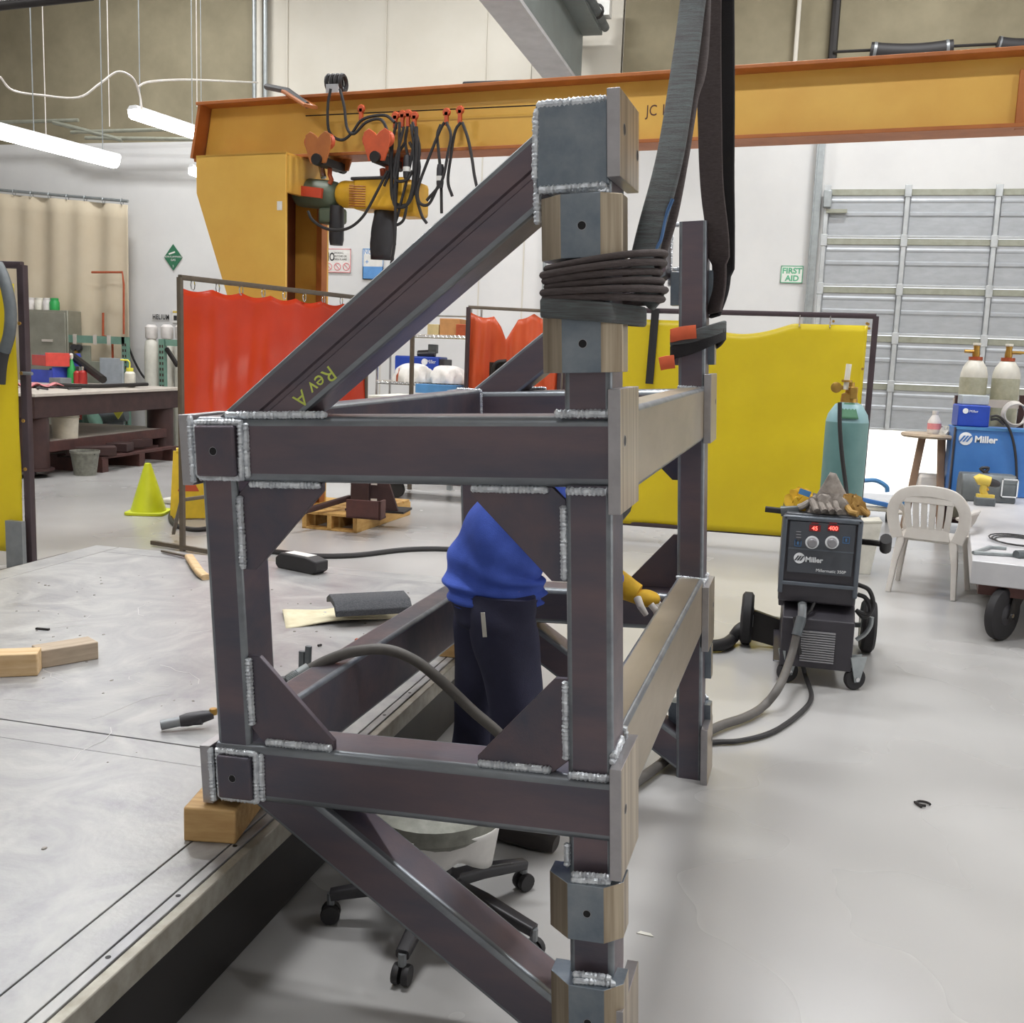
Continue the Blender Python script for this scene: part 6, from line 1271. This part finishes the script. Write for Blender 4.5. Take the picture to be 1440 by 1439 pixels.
MB().bx(a2.x, b2_.x, Ym+.05, Ym+.4, zt_+.009, zs).build('case', 'blue_box', t, bev=.012); p = gy(1358, 578, Ym+.045); MB().lathe([(.026, 0), (.026, .004)], 20, Matrix.Translation((p.x, Ym+.05, p.z)) @ Matrix.Rotation(R(90), 4, 'X')).build('logo_disc', 'logo_white', t); text('Miller', .035, 'logo_white', t, facing(gy(1363, 580, Ym+.045)), 'brand_lettering')
zp = gy(1370, 556, Ym+.1).z; tag(MB().bx(a2.x+.03, b2_.x-.01, Ym+.1, Ym+.35, zs+.001, zp).build('white_box', 'panel_grey', bev=.01), 'pale box on top of the small blue box', 'box')
for k, pts in enumerate(([(1393, 586), (1402, 585), (1412, 592), (1422, 610), (1428, 640), (1430, 680)], [(1393, 590), (1403, 590), (1412, 597)])):
    tthing('control_cable', catmull([gy(x, y, Ym-.03) for x, y in pts], 6), .012, 'black_rubber', ('long dark cable curving down the blue power source', 'short dark lead plugged into the small blue box')[k], 'cable', 6)
# cylinder rack with two white cylinders
Yc = Ym+1.1; rk = thing('cylinder_rack', 'dark steel cylinder rack behind the blue power source', 'rack', gy(1390, 600, Yc-.3))
for px in (1345, 1436): x = gy(px, 580, Yc-.25).x; MB().bx(x-.03, x+.03, Yc-.28, Yc-.22, 0, gy(px, 556, Yc-.25).z).build('upright', 'rust_dark', rk, bev=.004)
a, b_ = gy(1341, 560, Yc-.25), gy(1450, 560, Yc-.25); MB().bx(a.x, b_.x, Yc-.27, Yc-.23, a.z-.08, a.z).build('crossbar', 'plate_pale', rk); MB().bx(a.x, b_.x, Yc-.25, Yc+.3, .1, .14).build('floor_plate', 'rust_dark', rk)
for (p0, p1, l, gx) in ((1349, 1388, 'white topped gas cylinder left in the rack', -1), (1394, 1434, 'white topped gas cylinder right in the rack', 1)):
    x0, x1 = gy(p0, 540, Yc).x, gy(p1, 540, Yc).x; c_ = (x0+x1)/2; r = (x1-x0)/2; zb = gy(1370, 531, Yc).z; zs_ = gy(1370, 512, Yc).z
    t = thing('gas_cylinder', l, 'gas cylinder', V3((c_, Yc, .14))); TP = Matrix.Translation((c_, Yc, 0))
    MB().lathe([(r-.01, .14), (r, .16), (r, zb)], 26, TP).build('body', 'cyl_olive', t); MB().lathe([(r, zb), (r*.98, zb+.04), (r*.85, zs_-.03), (r*.55, zs_+.03), (r*.34, zs_+.05)], 26, TP).build('shoulder', 'cyl_white', t)
    MB().lathe([(.07, zs_+.04), (.07, zs_+.075)], 16, TP).build('neck_ring', 'copper_red', t); MB().lathe([(.035, zs_+.07), (.04, zs_+.1), (.03, zs_+.16), (.035, zs_+.19)], 12, TP).build('valve', 'brass', t)
    MB().tube([V3((c_, Yc, zs_+.13)), V3((c_+gx*.12, Yc-.02, zs_+.13))], .018, 8).build('outlet', 'brass', t); MB().lathe([(.03, zs_+.19), (.04, zs_+.2), (.04, zs_+.22)], 12, TP).build('hand_wheel', 'bottle_white', t)
    if gx > 0:
        for dz_ in (.1, .22): MB().lathe([(.05, -.03), (.065, 0), (.05, .03)], 16, Matrix.Translation((c_+.28, Yc-.05, zs_+dz_)) @ Matrix.Rotation(R(90), 4, 'X')).build('gauge', 'brass', t)
        MB().tube([V3((c_+.12, Yc-.02, zs_+.13)), V3((c_+.28, Yc-.04, zs_+.15))], .014, 8).build('gauge_pipe', 'brass', t)
t = thing('cable_coil', 'coil of pale cable hanging on the cylinder rack', 'cable', gy(1425, 585, Yc-.35))
for k in range(4): MB().tube([gy(1425+1.5*k, 583, Yc-.36-.01*k)+V3((.11*math.cos(a), .0, (.13-.008*k)*math.sin(a))) for a in [i*math.pi/10 for i in range(20)]], .009, 6, closed=True).build('loop', 'plastic_white', t)
# little brown table with jug by the open door
Yb = 11.2; a, b_ = gy(1287, 606, Yb), gy(1340, 612, Yb); zt_ = gy(1312, 610, Yb).z; c_ = V3(((a.x+b_.x)/2+.0, Yb, 0))
t = thing('side_table', 'small grey-brown round table by the open door', 'table', c_); MB().lathe([(.3, zt_-.04), (.32, zt_-.02), (.31, zt_)], 28, Matrix.Translation(c_)).build('top', 'pine_grey', t)
for k in range(3): a_ = R(100*k+200); MB().sweep([c_+V3((.12*math.cos(a_), .12*math.sin(a_), zt_-.04)), c_+V3((.24*math.cos(a_), .24*math.sin(a_), 0))], rrect(.07, .05, .01), (0, 1, 0)).build('leg', 'brown_wood', t)
MB().bx(-.16, .16, -.12, .12, .35, .39, Matrix.Translation(c_)).build('shelf', 'brown_wood', t)
P = V3((gy(1312, 600, Yb).x, Yb-.08, zt_)); t = thing('plastic_jug', 'white plastic jug standing on the small brown table', 'jug', P); MB().lathe([(.055, 0), (.065, .02), (.065, .13), (.03, .19), (.025, .2)], 18, Matrix.Translation(P)).build('body', 'jug', t); MB().lathe([(.03, .2), (.03, .235)], 14, Matrix.Translation(P)).build('cap', 'jug', t); MB().lathe([(.0665, .05), (.0665, .11)], 18, Matrix.Translation(P), cap=False).build('label', 'sign_pink', t)
P = V3((gy(1326, 605, Yb).x, Yb-.06, zt_)); crumple('paper_towel', 'crumpled white paper towel beside the jug', 'paper', P, .08, .07, .07, 'paper', 14)
P = c_+V3((0, -.02, .39)); tag(MB().bx(-.12, .1, -.1, .1, 0, .25, Matrix.Translation(P)).build('white_tub', 'jug', bev=.03), 'white tub on the lower shelf of the brown table', 'tub')
# pale hose cart left of the chair
P = gz(1232, 760); t = thing('pale_blue_trolley', 'pale blue and white hand trolley beyond the teal cylinder', 'trolley', P+V3((0, 1.3, 0))); Yq = P.y+1.3
MB().tube(catmull([gy(1214, 676, Yq), gy(1232, 676, Yq), gy(1246, 684, Yq), (gy(1248, 692, Yq))], 5), .025, 8).build('handle', 'blue_pale', t); MB().sweep([gy(1208, 702, Yq), gy(1256, 712, Yq)], rrect(.05, .05, .01)).build('edge_bar', 'blue_machine', t)
q0 = gy(1208, 704, Yq); q1 = gy(1262, 712, Yq); MB().bx(q0.x, q1.x, Yq, Yq+.5, 0.12, q1.z-.02).build('body', 'paper', t, bev=.02)
for x in (q0.x+.08, q1.x-.08): MB().lathe([(.02, -.02), (.06, -.02), (.06, .02), (.02, .02)], 14, Matrix.Translation((x, Yq+.1, .06)) @ Matrix.Rotation(R(90), 4, 'Y')).build('caster', 'black_rubber', t)
MB().lathe([(.01, -.02), (.09, -.02), (.09, .02), (.01, .02)], 20, Matrix.Translation(gy(1262, 712, Yq)+V3((.03, 0, 0))) @ Matrix.Rotation(R(90), 4, 'X')).build('reel', 'blue_pale', t)
